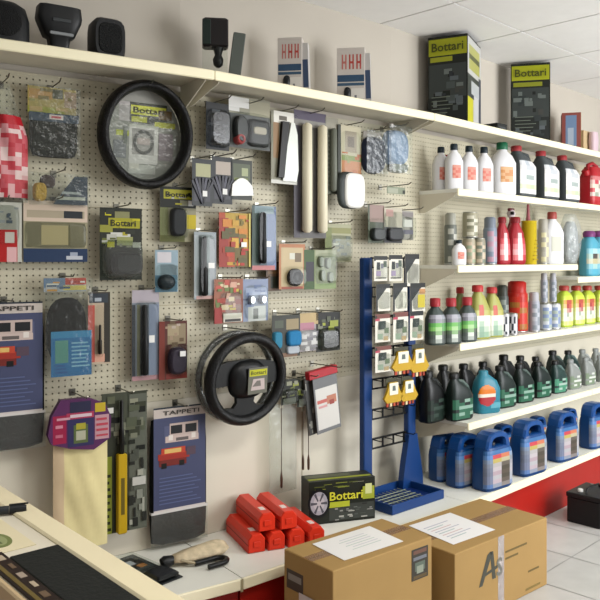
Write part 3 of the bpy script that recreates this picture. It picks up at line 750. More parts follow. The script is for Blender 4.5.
# --- P35
p = Pack('maroon_bulb_pack', 'maroon and dark card with a purple blister below left of the steering wheel', 'pack', (159, 321, 187, 379), .06, hook='the maroon card')
p.card('card', (0, 0, 1, 1), '5c3028', [(0,0,.2,1,'7c3428'), (.3,.6,.95,.95,'98886c'), (.3,.75,.7,.92,'b0a080'), (.25,.0,1,.1,'8c3c34')]+pats_rand(61,(.2,.5,1,1),['a89078','6c5840','c0b0a0'],9,.1,.3))
p.puff('purple_insert', (.3, .08, .95, .55), .03, mat('34283c', .4), p=3)
p.puff('blister', (.22, .05, 1, .62), .036, CLEAR)
p.card('price_sticker', (.62, .4, .82, .49), 'f4f4f0', y=-.04, th=.0006)
# --- P36
for rect, lab, hk in (((281,379,299,404), 'olive and black speckled pack touching the right rim of the steering wheel', 'the speckled pack by the wheel rim'),
                      ((297,376,311,406), 'dark speckled pack next to the red topped leaflets', 'the dark pack by the leaflets')):
    p = Pack('speckled_pack', lab, 'pack', rect, .08, hook=hk)
    p.card('card', (0, 0, 1, 1), '2c2e24', pats_rand(rect[0],(.0,.2,1,1),CAMO+['98a040'],22,.1,.35)+[(.1,.0,.8,.25,'8c9088')])
    p.puff('blister', (.1, .02, .9, .6), .02, clear('c8ccc4', .04))
# --- P37 leaflets
p = Pack('leaflet_holder', 'tilted stack of white leaflets in grey sleeves under a red top flap', 'pack', (314, 367, 341, 431), .12, hook='the red topped leaflets', lean=R(-7))
p.card('back_sleeve', (-.06, 0, .9, .92), '5c5c58', [(.0,.0,.2,.9,'3c3c3a')]+pats_rand(71,(0,.0,.3,.9),['8c8c84','2c2c2a'],8), y=.03, th=.012)
p.card('front_sleeve', (.12, .0, 1, .92), '76787a', [(.06,.06,.96,.76,'dcdad4'), (.1,.5,.5,.56,'c86c64'), (.5,.46,.9,.6,'c08068'), (.14,.42,.5,.46,'d8a0a0'), (.6,.44,.8,.52,'a04c44')], y=-.0, th=.004)
o = MB(); o.box(p.X(-.02), p.X(1.02), -.012, .022, p.Z(.87), p.Z(1), mat('b4202c', .4), .004); o.build('red_flap', p.root)['label'] = 'red top flap'
# --- P38 rods
for i, (x, y0, y1, lab) in enumerate(((281.5, 402, 488, 'thin brown aerial rod hanging alone under the steering wheel'), (303, 405, 470, 'left of two thin rods hanging over the black wheel box'), (308.5, 405, 470, 'right of two thin rods hanging over the black wheel box'))):
    p = Pack('aerial_rod', lab, 'aerial', (x-2, y0, x+2, y1), .06, 'thin aerial rods')
    o = MB(); o.lathe([(.002, 0), (.006, .004), (.007, .05), (.004, .07), (.0022, .08), (.0018, p.h)], mat('5c4638', .4), 8); o.build('shaft', p.root)
    o = MB(); o.box(-.012, .012, -.001, .001, p.h-.03, p.h, mat('c8c4b0')); o.build('paper_tab', p.root)
p = Pack('clear_sleeve', 'tall clear plastic sleeve around the thin brown rods', 'sleeve', (269, 403, 296, 492), .05)
p.sheet('sleeve_film', (0, 0, 1, 1), clear(gloss=.03, bump=.3, veil=.07), amp=.004, seed=2)
# --- P39 chamois
p = Pack('chamois_pack', 'pale yellow chamois cloth hanging under a purple and red folded header', 'cloth', (50, 397, 109, 549), .1, hook='the chamois cloth')
def cham(u, v): return mat('ecdfa6' if u > .18 else 'dcc4a0', .9, var=.04, scale=20)
p.sheet('chamois_cloth', (.06, 0, .98, .74), mat('d4cc8c', .9), y=0, amp=.008, seed=8, nx=16, nz=16, patf=cham)
o = MB()
prs = [(-.06,.78),(.0,.9),(.15,1.0),(.62,1.0),(.9,.95),(1.0,.86),(.99,.72),(.7,.655),(.3,.68),(.0,.72)]
o.prism([(p.X(a), p.Z(b)) for a, b in prs], -.034, -.004, mat('5c2c5c', .4))
def hp(a, b, c, d_, col, i): o.quad((p.X(a),-.0342-.0002*i,p.Z(b)),(p.X(c),-.0342-.0002*i,p.Z(b)),(p.X(c),-.0342-.0002*i,p.Z(d_)),(p.X(a),-.0342-.0002*i,p.Z(d_)),mat(col,.4))
for i, a in enumerate([(.02,.72,.24,.9,'a02048'), (.72,.72,.96,.88,'c89ca4'), (.72,.9,.9,.96,'c8b030'), (.26,.69,.7,.87,'34305c'), (.24,.87,.7,.91,'b43c5c'), (.3,.91,.65,.98,'2c2c48'), (.36,.71,.6,.83,'5c6c40'), (.4,.73,.56,.79,'b8b8a0'), (.4,.8,.56,.84,'b0a838'), (.06,.76,.18,.78,'c86c84'), (.06,.82,.18,.84,'d88ca0'), (.08,.87,.3,.885,'d8a0b0'),
     (.74,.74,.94,.752,'c04858'), (.74,.775,.94,.79,'c04858'), (.74,.81,.94,.825,'c04858'), (.74,.845,.92,.86,'c04858'), (.3,.88,.66,.9,'e0c8d0')]): hp(*a, i)
o.build('header_card', p.root)
# --- P40 lock
p = Pack('steering_lock', 'speckled olive card with a thick yellow steering lock bar', 'steering lock', (102, 392, 147, 531), .08, hook='the yellow steering lock')
p.card('card', (0, 0, 1, 1), '3c4032', [(0,.0,.22,.55,'a0ac3c')]+lines((.02,.02,.2,.45),'34381c',9)+[(.6,.0,1,.98,'62665a'),(.0,.72,.55,1,'4a4e40')]+pats_rand(81,(.0,.55,1,1),CAMO,30,.08,.25)+pats_rand(82,(.55,.0,1,.6),['8c9084','4c5046','a8aa9c','2c2e28'],20,.1,.3)+[(.66,.32,.96,.38,'c8c8c0'),(.1,.86,.24,.9,'e8e8e0')], rough=.35)
o = MB(); o.box(p.X(.3), p.X(.5), -.035, -.003, p.Z(.0), p.Z(.57), mat('c8a414', .35), .006)
o.box(p.X(.36), p.X(.44), -.0355, -.03, p.Z(.14), p.Z(.4), mat('6c5c18', .4)); o.build('yellow_bar', p.root)['label'] = 'yellow lock bar'
p.rod('steel_shaft', .4, .56, .95, .008, mat('2c2c2a', .3, .6), y=-.016)
TONE = .82
# ------------------------------------------------------------------ things on the high shelf
def on_top(px, d, k=None):
    q, kk = hit(px, d, k); return q, kk
ZS = ZT+.045
def span(x0, x1, d, k=None):
    q, kk = hit((x0+x1)/2, d, k); return q, kk, (hit(x1, d, kk)[0]-hit(x0, d, kk)[0]).length
# black plastic pieces
q, k, w = span(-26, 28, .2); h = (zat(2, q.y)-ZS)*.97
r = thing('speaker_pod', 'black domed plastic piece cut by the left edge of the high shelf', 'plastic pod', (q.x, q.y, ZS), ANG[k], 'black plastic pieces on the high shelf')
o = MB(); o.loft([(0,0,0,w*.5,.08,4),(h*.55,0,0,w*.5,.08,3.5),(h*.85,0,0,w*.44,.07,3),(h*.98,0,0,w*.3,.05,2.5),(h*1.02,0,0,w*.1,.02,2)], mat('1a1c1e', .5), 28); o.build('shell', r)
o = MB(); o.M = at(0,-.081,h*.45,rx=R(90)); o.lathe([(w*.3,0),(w*.3,.003),(w*.27,.005),(.001,.003)], mat('101112', .7, bump=1, scale=200), 24); o.build('grille', r)
q, k, w = span(36, 81, .22); h = zat(7, q.y)-ZS
r = thing('speaker_pod', 'black tray shaped piece tapering downwards, middle of three on the high shelf', 'plastic pod', (q.x, q.y, ZS), ANG[k], 'black plastic pieces on the high shelf')
o = MB(); o.loft([(0.001,0,0,w*.2,.03,5),(h*.26,0,0,w*.24,.032,5),(h*.3,0,0,w*.33,.04,5),(h*.64,0,0,w*.48,.045,5),(h*.72,0,0,w*.49,.046,6),(h*.96,0,0,w*.46,.045,6)], mat('1c1e20', .45), 28); o.build('shell', r)
o = MB(); o.box(-w*.26, w*.26, -.048, -.04, h*.29, h*.36, mat('8a8e90', .4), .003); o.build('grey_strip', r)
o = MB(); o.box(-w*.2, w*.2, -.05, -.0445, h*.58, h*.66, mat('3a3e40', .4), .002); o.build('front_badge', r)
q, k, w = span(90, 123, .16); h = (zat(19, q.y)-ZS)*.97
r = thing('speaker_pod', 'black rounded square piece, rightmost of three on the high shelf', 'plastic pod', (q.x, q.y, ZS), ANG[k], 'black plastic pieces on the high shelf')
o = MB(); o.M = at(0, .05, h*.5, rx=R(90)); o.loft([(0,0,0,w*.46,h*.46,5),(.02,0,0,w*.5,h*.5,4.5),(.08,0,0,w*.5,h*.5,4.5),(.1,0,0,w*.44,h*.44,4)], mat('202224', .5), 28); o.build('shell', r)
o = MB(); o.M = at(0, -.05, h*.5, rx=R(90)); o.loft([(0,0,0,w*.36,h*.36,4),(.004,0,0,w*.34,h*.34,4)], mat('181a1a', .8, bump=1, scale=150), 24); o.build('grille', r)
# cup holder like pack
q, k, w = span(203, 243, .14, 0 if False else None); h = zat(21, q.y)-ZS
r = thing('lamp_unit', 'black blocky lamp unit with a round knob above the shelf joint', 'lamp unit', (q.x, q.y, ZS), R(8))
w *= .85
o = MB(); o.box(-w*.5, w*.12, -.05, .02, h*.52, h, mat('241f20', .4), .01); o.box(-w*.5, -w*.3, -.052, .018, h*.55, h*.97, mat('20302a', .4), .004)
o.M = at(-w*.12, -.02, h*.2); o.loft([(.0,0,0,.008,.008,2),(.01,0,0,.02,.02,2),(.035,0,0,.024,.024,2),(.055,0,0,.015,.015,2),(h*.4,0,0,.03,.03,2)], mat('1a1c1c', .35)); o.build('lamp_body', r)
o = MB(); o.M = at(w*.13, 0, 0, ry=R(7)); o.box(-.004, .05, -.05, .04, 0, h*.78, mat('5c625c', .5), .004); o.build('grey_side_card', r)
o = MB(); o.box(-w*.5, w*.1, -.055, .04, 0.001, h*.5, clear(), .004); o.build('clear_box', r)
# white packs with red letters
for x0, x1, yt, lab in ((277, 311, 39, 'white red lettered pack, the one nearer the black lamp unit'), (337, 373, 49, 'white red lettered pack, the one nearer the tall yellow topped box')):
    q, k, w = span(x0+3, x1+3, .15); h = zat(yt, q.y)-ZS
    w *= .74; fw = w*.74
    r = thing('lamp_box', lab, 'box', (q.x-.01, q.y, ZS), R(-8), 'white packs on the high shelf')
    o = MB(); o.box(-w*.5, -w*.5+fw, -.03, .03, 0, h, mat('d4ccc4', .5), .002)
    e = -.0306
    o.quad((-w*.5+.003,e,h*.4),(-w*.5+fw-.003,e,h*.4),(-w*.5+fw-.003,e,h*.52),(-w*.5+.003,e,h*.52),mat('34506c'))
    o.quad((-w*.5+.003,e,h*.33),(-w*.5+fw-.003,e,h*.33),(-w*.5+fw-.003,e,h*.38),(-w*.5+.003,e,h*.38),mat('405c74'))
    for i in range(3):
        xx = -w*.5+fw*(.18+.26*i)
        c = mat('c87870' if i < 1 else 'c04c44')
        for dx in (0, fw*.12): o.quad((xx+dx,e,h*.62),(xx+dx+fw*.05,e,h*.62),(xx+dx+fw*.05,e,h*.88),(xx+dx,e,h*.88),c)
        o.quad((xx+fw*.03,e,h*.72),(xx+fw*.14,e,h*.72),(xx+fw*.14,e,h*.76),(xx+fw*.03,e,h*.76),c)
    o.build('carton', r)
    o = MB(); o.M = at(-w*.22, -.0295, h*.2, rx=R(90)); o.loft([(0,0,0,.018,.032,2.5),(.008,0,0,.016,.03,2.5),(.014,0,0,.008,.016,2)], mat('1e2226', .4)); o.build('bulb_housing', r)
    o = MB(); o.box(-w*.12, -w*.5+fw-.006, -.034, -.031, h*.03, h*.28, mat('e8e4dc', .4)); o.quad((-w*.03,-.0345,h*.03),(w*.03,-.0345,h*.03),(w*.03,-.0345,h*.16),(-w*.03,-.0345,h*.16),mat('74787c')); o.build('white_bulb', r)
    o = MB(); o.M = at(-w*.5+fw+.001, 0, 0, ry=R(-2)); o.box(0, .034, -.02, .03, 0.002, h*.9, mat('c4c0bc', .5), .002)
    o.box(.006, .031, -.0215, -.019, h*.1, h*.6, mat('3c4c68')); o.build('side_flap', r)
# tall yellow topped boxes
def tallbox(x0, w, yt, d, label, side=False, ang=0, dep=.2, kk=2):
    q, k = hit(x0, d, kk); h = zat(yt, q.y+w*math.sin(ang))-ZS
    h = min(h, CEIL-ZS-.02)
    r = thing('carton', label, 'box', (q.x, q.y, ZS), ang, None)
    o = MB(); o.box(0, w, 0, dep, 0, h, mat('24281f', .45), .002)
    e = -.0006
    def q_(a, b, c, d_, col):
        nonlocal e; e -= .0002
        o.quad((a*w,e,b*h),(c*w,e,b*h),(c*w,e,d_*h),(a*w,e,d_*h),mat(col,.4))
    q_(.02,.78,.98,.97,'a8ac1c'); q_(.06,.71,.62,.765,'a0a428') if side else q_(.06,.70,.8,.755,'8c9024')
    q_(.03,.3,.97,.68,'3c4240'); q_(.03,.02,.97,.3,'262b28')
    rd = random.Random(int(x0))
    for i in range(26):
        a, b = rd.uniform(.04,.75), rd.uniform(.04,.6); q_(a, b, a+rd.uniform(.06,.22), b+rd.uniform(.02,.08), rd.choice(['4c5452','5c6468','30363a','6c7470','444440','343c3c','20241f']))
    o.text('Bottari', .5*w, e-.0003, .875*h, .8*w, .1*h, mat('4c5018'))
    for i in range(5): o.quad((.1*w,e-.0003,(.12+.045*i)*h),((.5+.07*(i%3))*w,e-.0003,(.12+.045*i)*h),((.5+.07*(i%3))*w,e-.0003,(.13+.045*i)*h),(.1*w,e-.0003,(.13+.045*i)*h),mat('70786c'))
    # right side print
    X = w+.0004
    def s_(a, b, c, d_, col):
        nonlocal X; X += .0002
        o.quad((X,a*dep,b*h),(X,c*dep,b*h),(X,c*dep,d_*h),(X,a*dep,d_*h),mat(col,.4))
    s_(.0,.02,1,.98,'c4c4c0'); s_(.1,.62,.9,.9,'b0b060'); s_(.1,.74,.9,.8,'585c30'); s_(0,.3,1,.56,'3c4240'); s_(0,.0,.4,.3,'c8c430'); s_(.45,.02,.98,.4,'c8c8c8'); s_(.82,.05,1,.6,'484c58'); s_(.25,.35,.85,.5,'b8bcbc')
    o.build('printed_carton', r)
    o = MB(); o.box(.01, w-.01, .005, dep-.005, h, h+.0015, mat('1c201a', .5)); o.build('top_flap', r)
tallbox(428, .235, 33, .035, 'tallest black and yellow green box, pale printed side, close to the ceiling', True, R(-26), .33)
tallbox(511, .25, 62, .07, 'narrower black box with a yellow green top band on the high shelf', False, R(-14), .1)
q, k = hit(492, .13, 2)
r = thing('flat_carton', 'low flat black carton lying behind the narrower yellow topped box', 'box', (q.x, q.y, ZS), ANG[2])
o = MB(); o.box(0, .115, -.04, .07, 0, .07, mat('2a2d2b', .6), .003); o.box(.02, .1, -.0408, -.0402, .02, .05, mat('44484a')); o.build('carton_body', r)
q, k = hit(562, .1, 2)
r = thing('carton', 'small red rimmed box with a blue grey picture on the high shelf', 'box', (q.x, q.y, ZS), R(-15)); hh = zat(113, q.y)-ZS
o = MB(); o.box(0, .13, 0, .12, 0, hh, mat('8c4840', .5), .002); o.quad((.025,-.0008,.02),(.1,-.0008,.02),(.1,-.0008,hh-.02),(.025,-.0008,hh-.02),mat('7088a8')); o.quad((.04,-.001,.04),(.08,-.001,.04),(.08,-.001,hh*.6),(.04,-.001,hh*.6),mat('a8b4c4'))
o.box(.1305, .132, .001, .119, .001, hh-.001, mat('c8a468', .6)); o.build('printed_carton', r)
q, k = hit(590, .2, 2)
r = thing('carton', 'tan and pink package at the far right end of the high shelf', 'box', (q.x, q.y, ZS), ANG[2])
o = MB(); o.box(-.04, .12, .03, .15, 0, .17, mat('c8b088', .6), .003)
o.build('printed_carton', r)
o = MB(); o.M = at(.06, -.0, .08); o.loft([(-.07,0,0,.04,.025,3),(.02,0,0,.045,.03,3),(.08,0,0,.04,.025,3)], mat('d8c0c8', .4)); o.build('pink_wrap', r)

# ------------------------------------------------------------------ bottles, cans and jugs
PROTO = {}
CANF = 1.0
ROT = {'white':-30,'whitebig':-30,'redbottle':-25,'redgreen':-25,'yellowgreen':-15,'olive':-15,'lime':-12,'teal':-22,'oil':-8,'oilbright':-8,'oilgrey':-8,'cyan':-15,'blue':-6,'canred':-20,'canstripe':-25}
FAT = {'white':1.3,'whitebig':1.25,'greyjug':1.2,'redjug':1.1,'redbottle':1.15,'redgreen':1.2,'yellowgreen':1.25,'olive':1.1,'lime':1.15,'oil':1.5,'oilblack':1.4,'oilbright':1.5,'oilgrey':1.5,'teal':1.35,'blue':1.28,'cyan':1.1}
def shell(secs, z0, z1, a0, a1, grow, f, nu=12, nv=10):
    """printed label hugging a lofted body between z0 and z1; f(u,v) gives its colour"""
    def sec(z):
        for a, b in zip(secs, secs[1:]):
            if a[0] <= z <= b[0]:
                t = (z-a[0])/(b[0]-a[0]+1e-9); return [x+(y-x)*t for x, y in zip(a, b)]
        return secs[-1]
    o = MB()
    P = []
    for j in range(nv+1):
        z = z0+(z1-z0)*j/nv; _, cx, cy, rx, ry, p = sec(z)
        for i in range(nu+1):
            a = a0+(a1-a0)*i/nu; c, d = math.cos(a), math.sin(a); q = (abs(c)**p+abs(d)**p)**(-1/p)
            P.append((cx+(rx+grow)*c*q, cy+(ry+grow)*d*q, z))
    for j in range(nv):
        for i in range(nu):
            col = f((i+.5)/nu, (j+.5)/nv)
            if col is None: continue
            q = [P[j*(nu+1)+i], P[j*(nu+1)+i+1], P[(j+1)*(nu+1)+i+1], P[(j+1)*(nu+1)+i]]
            o.add(q, [(0,1,2,3)], mat(col, .35) if isinstance(col, str) else col, True)
    return o
def root0(kind):
    r = bpy.data.objects.new('x', None); r.empty_display_size = .03; COL.objects.link(r); return r
def grid(rows):
    """rows top to bottom -> f(u,v)"""
    def f(u, v):
        row = rows[min(len(rows)-1, int((1-v)*len(rows)))]
        if isinstance(row, (str, type(None))): return row
        return row[min(len(row)-1, int(u*len(row)))]
    return f
def make(kind):
    r = root0(kind); FA0, FA1 = R(-155), R(-25)
    bodies = []
    def part(mb, n, lab=None):
        ob = mb.build(n, bodies[0] if (n == 'printed_label' and bodies) else r)
        if n.endswith('_body'): bodies.append(ob)
        if lab: ob['label'] = lab
        return ob
    if kind in ('white', 'whitebig'):
        big = kind == 'whitebig'
        rx = .041 if not big else .052
        secs = [(0,0,0,rx*.92,rx*.72,3),(.008,0,0,rx,rx*.8,3),(.15,0,0,rx,rx*.8,3),(.185,0,0,rx*.75,rx*.62,2.4),(.205,0,0,rx*.4,rx*.38,2),(.215,0,0,rx*.36,rx*.36,2)]
        o = MB(); o.loft(secs, mat('e8e8ea', .35), 24); part(o, 'bottle_body')
        o = MB(); o.lathe([(rx*.42,.213),(rx*.44,.217),(rx*.42,.243),(rx*.36,.247)], mat('1a2c34' if not big else '1c6848', .4)); part(o, 'cap')
        A, B, W_, = 'd87868', 'e09a88', None
        if big: A, B = 'c8884c', 'd8a878'
        g = grid([[None,None,B,B,B,None,None],[None,None,A,B,A,None,None],[None,None,B,A,A,None,None],[None,None,A,B,B,None,None],[None,None,B,A,B,None,None]])
        part(shell(secs, .06, .13, FA0, FA1, .0012, g, 14, 10), 'printed_label')
        H = .247
    elif kind == 'greyjug':
        secs = [(0,0,0,.062,.04,5),(.01,0,0,.068,.044,5),(.16,0,0,.068,.044,5),(.2,-.02,0,.045,.036,4),(.225,-.038,0,.024,.022,2.5),(.235,-.04,0,.02,.02,2)]
        o = MB(); o.loft(secs, mat('4c5254', .45), 28); part(o, 'jug_body')
        o = MB(); o.tube([(-.015,0,.205),(.01,0,.225),(.045,0,.222),(.064,0,.19),(.066,0,.15)], [.011,.012,.012,.012,.01], mat('43494b', .45), 10); part(o, 'handle')
        o = MB(); o.lathe([(.023,.233),(.023,.258),(.02,.261)], mat('a83c40', .4), 16, (-.04, 0)); part(o, 'cap')
        rows = [['d8dadc','b8c0c8','dcdcdc','e8e8e8'],['e4e4e2','c8ccd0','c8ccd0','e4e4e2'],['eeeeea']*4,['eeeeea','a8b4b0','a8b4b0','eeeeea'],['eaeae4']*4,['dce4c4','d4dcb4','c4d8b0','dce4c4'],['f0f0ec']*4]
        part(shell(secs, .02, .185, R(-142), R(-38), .0012, grid(rows), 12, 14), 'printed_label')
        H = .261
    elif kind == 'redjug':
        secs = [(0,0,0,.09,.05,5),(.01,0,0,.095,.054,5),(.16,0,0,.095,.054,5),(.21,.01,0,.075,.045,4),(.24,.0,0,.06,.03,4)]
        o = MB(); o.loft(secs, mat('b82830', .35), 28); part(o, 'jug_body')
        o = MB(); o.tube([(-.06,0,.2),(-.055,0,.25),(0,0,.265),(.06,0,.25),(.07,0,.2)], .012, mat('b03038', .4), 10); part(o, 'handle')
        o = MB(); o.M = at(-.075,0,.19,ry=R(-35)); o.lathe([(.022,0),(.022,.03),(.018,.034)], mat('b01820', .4)); part(o, 'cap')
        rows = [['d08080']*6,['e0b0a8','c8505c','d8d8c8','c8505c','e0b0a8','c04048'],['e8c8b8','d8d0c0','a89890','d8d8c8','c86068','e8c8b8'],['c84850','e8d8cc','d8c8c0','c87078','e0d0c8','c84850'],['e0c0b8','a0a898','e0d8d0','90a090','d8a8a0','c04048'],['c03840']*6]
        part(shell(secs, .03, .18, R(-150), R(-30), .0012, grid(rows), 12, 12), 'printed_label')
        H = .277
    elif kind.startswith('can'):
        body, l1, l2, cap = {'canbeige': ('a8a48c','d8d4c0','8c8c74',None), 'canlow': ('a8a088','c8b49c','9ca88c',None), 'canlow2': ('94907c','c8b8a0','7c8474',None),
                  'canblue': ('8490a0','c098a8','a8a8b4','7c8490'), 'canslim': ('70746c','b8b8ac','6c7068','a4a498'), 'canred': ('b82418','c83828','a86c30','b02018'), 'candark': ('4c5450','8c948c','64706c','40443c'),
                  'canstripe': ('c4c4c8','3c4048','e0e0e4',None), 'cancream': ('b0aca0','d8d0a8','a8a498','b4b0a4'), 'cangrey': ('a4a8b4','8c949c','b8bcc4','b4b4b8'), 'canpale': ('ccd0d4','8898b8','a8b4a8',None)}[kind]
        rr = .033; hh = .13 if cap is None else .155
        secs = [(0,0,0,rr*.95,rr*.95,2),(.004,0,0,rr,rr,2),(hh-.006,0,0,rr,rr,2),(hh,0,0,rr*.93,rr*.93,2)]
        o = MB(); o.loft(secs, mat(body, .35), 24)
        o.lathe([(rr,.001),(rr+.0015,.003),(rr,.006)], mat('b4b4b0', .3, .8), 24)
        part(o, 'can_body')
        if cap:
            o = MB(); o.lathe([(rr*.9,hh),(rr*.86,hh+.008),(rr*.86,hh+.04),(rr*.6,hh+.046)], mat(cap, .4)); part(o, 'cap')
        else:
            o = MB(); o.lathe([(rr*.95,hh),(rr*.97,hh+.004),(rr*.9,hh+.006),(rr*.88,hh+.002),(.001,hh+.002)], mat('a8a89c', .35, .6)); part(o, 'lid')
        if kind == 'canstripe': rows = [[l1,l2,l1,l2,l1,l2]]*2+[[l2,l1,l2,l2,l1,l2]]*2+[[l1,l2,l1,l2,l1,l2]]
        else: rows = [[l1,body,l2],[l2,l1,l1],[l1,l2,body],[l2,l1,l2],[body,l1,l2],[l1,l2,l1]]
        part(shell(secs, .012, hh-.015, R(-170), R(-10), .0008, grid(rows), 12, 12), 'printed_label')
        H = hh+(.046 if cap else .006)
    elif kind == 'redbottle':
        secs = [(0,0,0,.032,.024,3),(.01,0,0,.037,.028,3),(.1,0,0,.034,.026,3),(.15,0,0,.03,.024,2.6),(.19,0,0,.017,.015,2),(.2,0,0,.015,.014,2)]
        o = MB(); o.loft(secs, mat('a82430', .35), 24); part(o, 'bottle_body')
        o = MB(); o.lathe([(.019,.198),(.019,.222),(.015,.227)], mat('8c2028', .4)); part(o, 'cap')
        rows = [[None,'e0b8b8',None],['c84850','eccfcd','c03c44'],['d87c80','f0d8d4','d06068'],['e0a0a0','f0e0dc','d87078'],['d06468','e8c8c4','c03840']]
        part(shell(secs, .02, .15, R(-130), R(-40), .001, grid(rows), 9, 10), 'printed_label')
        H = .227
    elif kind == 'redgreen':
        secs = [(0,0,0,.033,.026,3.5),(.008,0,0,.037,.029,3.5),(.13,0,0,.036,.028,3.5),(.165,0,0,.028,.023,2.6),(.185,0,0,.016,.015,2),(.195,0,0,.015,.015,2)]
        o = MB(); o.loft(secs, mat('3c4844', .4), 24); part(o, 'bottle_body')
        o = MB(); o.lathe([(.02,.19),(.02,.228),(.016,.232)], mat('a82c34', .4)); part(o, 'cap')
        rows = [['8c8c94','a8a8b0','8c9098'],['74747c','9c9ca4','788080'],['5ca050','70b858','4c9048'],['7cb860','a8d090','589850'],['50644c','88b078','44503c'],['4c5450','d0d8cc','3c4440'],['58605c','a8b0a8','444c48']]
        part(shell(secs, .01, .15, R(-150), R(-30), .001, grid(rows), 9, 14), 'printed_label')
        H = .232
    elif kind in ('yellowgreen', 'olive'):
        c = 'a8a858' if kind == 'yellowgreen' else '788048'
        secs = [(0,0,0,.04,.028,4),(.008,0,0,.045,.032,4),(.15,0,0,.044,.031,4),(.2,-.004,0,.032,.025,3),(.235,-.008,0,.018,.017,2),(.245,-.008,0,.017,.016,2)]
        o = MB(); o.loft(secs, mat(c, .4), 24); part(o, 'bottle_body')
        o = MB(); o.lathe([(.024,.24),(.024,.268),(.018,.274)], mat('b83434', .4), 16, (-.008, 0)); part(o, 'cap')
        o = MB(); o.tube([(.0,0,.225),(.022,0,.215),(.036,0,.18),(.042,0,.14)], .007, mat(c, .4), 8); part(o, 'grip')
        rows = [[None,'c05040',None,None],['c8c880','c06048','b8b468','b0ac60'],['e8e8d8']*4,['e8e8dc','a8c0a8','d8dccc','e8e8dc'],['d8dccc','88a890','b8c8b4','d8dccc'],['c0ccb4','80a088','90b094','b8c4ac']]
        part(shell(secs, .01, .175, R(-150), R(-30), .001, grid(rows), 12, 12), 'printed_label')
        H = .274
    elif kind == 'lime':
        secs = [(0,0,0,.042,.03,5),(.008,0,0,.046,.034,5),(.17,0,0,.046,.034,5),(.2,0,0,.034,.028,4),(.215,0,0,.02,.019,2),(.222,0,0,.019,.018,2)]
        o = MB(); o.loft(secs, mat('b8cc40', .4), 24); part(o, 'bottle_body')
        o = MB(); o.lathe([(.027,.218),(.028,.243),(.022,.249)], mat('a84038', .4)); part(o, 'cap')
        rows = [['c8dc50']*6,['c8dc50','d0a050','b85848','b85848','d0a050','c8dc50'],['d8e070','e0b880','a84848','c86858','e0b070','d0dc60'],['dce48c','e8e8c0','c89890','b87878','e4e4b8','d8e478'],['e0e8a0','f0f0d8','a8b0a0','e0e0d0','ecf0c8','dce88c'],['e4eca8','f0f4dc','dce4c8','c8d0b8','ecf0c8','dce884'],['d0e060','d8e880','e0ec98','d8e880','d0e060','c8dc50']]
        part(shell(secs, .01, .19, R(-160), R(-20), .001, grid(rows), 12, 14), 'printed_label')
        H = .249
    elif kind in ('oil', 'oilgrey', 'oilblack', 'oilbright'):
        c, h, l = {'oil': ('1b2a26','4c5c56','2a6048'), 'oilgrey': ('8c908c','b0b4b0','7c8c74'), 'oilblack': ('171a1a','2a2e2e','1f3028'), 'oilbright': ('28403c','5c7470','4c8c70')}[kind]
        secs = [(0,0,0,.05,.03,5),(.008,0,0,.056,.035,5),(.12,0,0,.056,.035,5),(.155,-.006,0,.048,.033,4),(.185,-.02,0,.03,.026,3),(.205,-.028,0,.018,.017,2),(.215,-.028,0,.017,.016,2)]
        o = MB(); o.loft(secs, mat(c, .38), 28); part(o, 'jug_body')
        o = MB(); o.tube([(-.012,-.004,.2),(.012,-.006,.193),(.034,-.008,.165),(.046,-.008,.13),(.05,-.006,.1)], [.009,.01,.01,.01,.008], mat(h, .4), 10); part(o, 'handle')
        o = MB(); o.lathe([(.022,.212),(.0225,.236),(.018,.241)], mat('101212' if kind != 'oilgrey' else '8c908e', .4), 16, (-.028, 0)); part(o, 'cap')
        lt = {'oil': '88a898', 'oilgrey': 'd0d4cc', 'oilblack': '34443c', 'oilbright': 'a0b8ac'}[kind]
        rows = [[None,None,None,None],[l,c,lt,l],[l,l,c,l],[l,lt,lt,lt],[c,l,l,l],[l,lt,l,lt],[l,l,l,c]]
        part(shell(secs, .01, .125, R(-145), R(-35), .001, grid(rows), 8, 14), 'printed_label')
        H = .241
    elif kind == 'teal':
        secs = [(0,0,0,.052,.034,5),(.008,0,0,.058,.038,5),(.13,0,0,.058,.038,5),(.17,-.004,0,.048,.034,4),(.195,-.012,0,.03,.026,3),(.205,-.014,0,.022,.02,2),(.222,-.014,0,.022,.02,2),(.226,-.014,0,.016,.016,2)]
        o = MB(); o.loft(secs, mat('2c7c90', .35), 28); part(o, 'jug_body')
        def f(u, v):
            a, b = (u-.38)/.33, (v-.56)/.36
            if a*a+b*b < 1:
                return 'd8781c' if b > .12 else ('e4d8c8' if b > -.22 else 'a82830')
            if .12 < v < .3 and .5 < u < .98: return '58a0b0'
            return None
        part(shell(secs, .01, .165, R(-150), R(-30), .0012, f, 26, 26), 'printed_label', 'orange, white and red oval emblem')
        H = .226
    elif kind == 'blue':
        secs = [(0,0,0,.09,.05,6),(.012,0,0,.098,.057,6),(.17,0,0,.098,.057,6),(.205,0,0,.095,.054,6),(.235,0,0,.088,.048,5)]
        c = '10427c'
        o = MB(); o.loft(secs, mat(c, .35), 28); part(o, 'jug_body')
        outer = [(-.088,.23),(-.084,.25),(-.077,.275),(-.062,.302),(-.03,.316),(.03,.316),(.062,.302),(.077,.275),(.084,.25),(.088,.23)]
        inner = [(-.046,.236),(-.046,.25),(-.043,.265),(-.036,.278),(-.018,.286),(.018,.286),(.036,.278),(.043,.265),(.046,.25),(.046,.236)]
        vs = []; nn = len(outer)
        for yy, e_ in ((-.044,.007),(-.032,0),(.032,0),(.044,.007)):
            vs += [(x*(1-e_/.08), yy, z-e_*.5) for x, z in outer]+[(x*(1+e_/.05), yy, z+e_*(.5 if z > .24 else 0)) for x, z in inner]
        fs = []
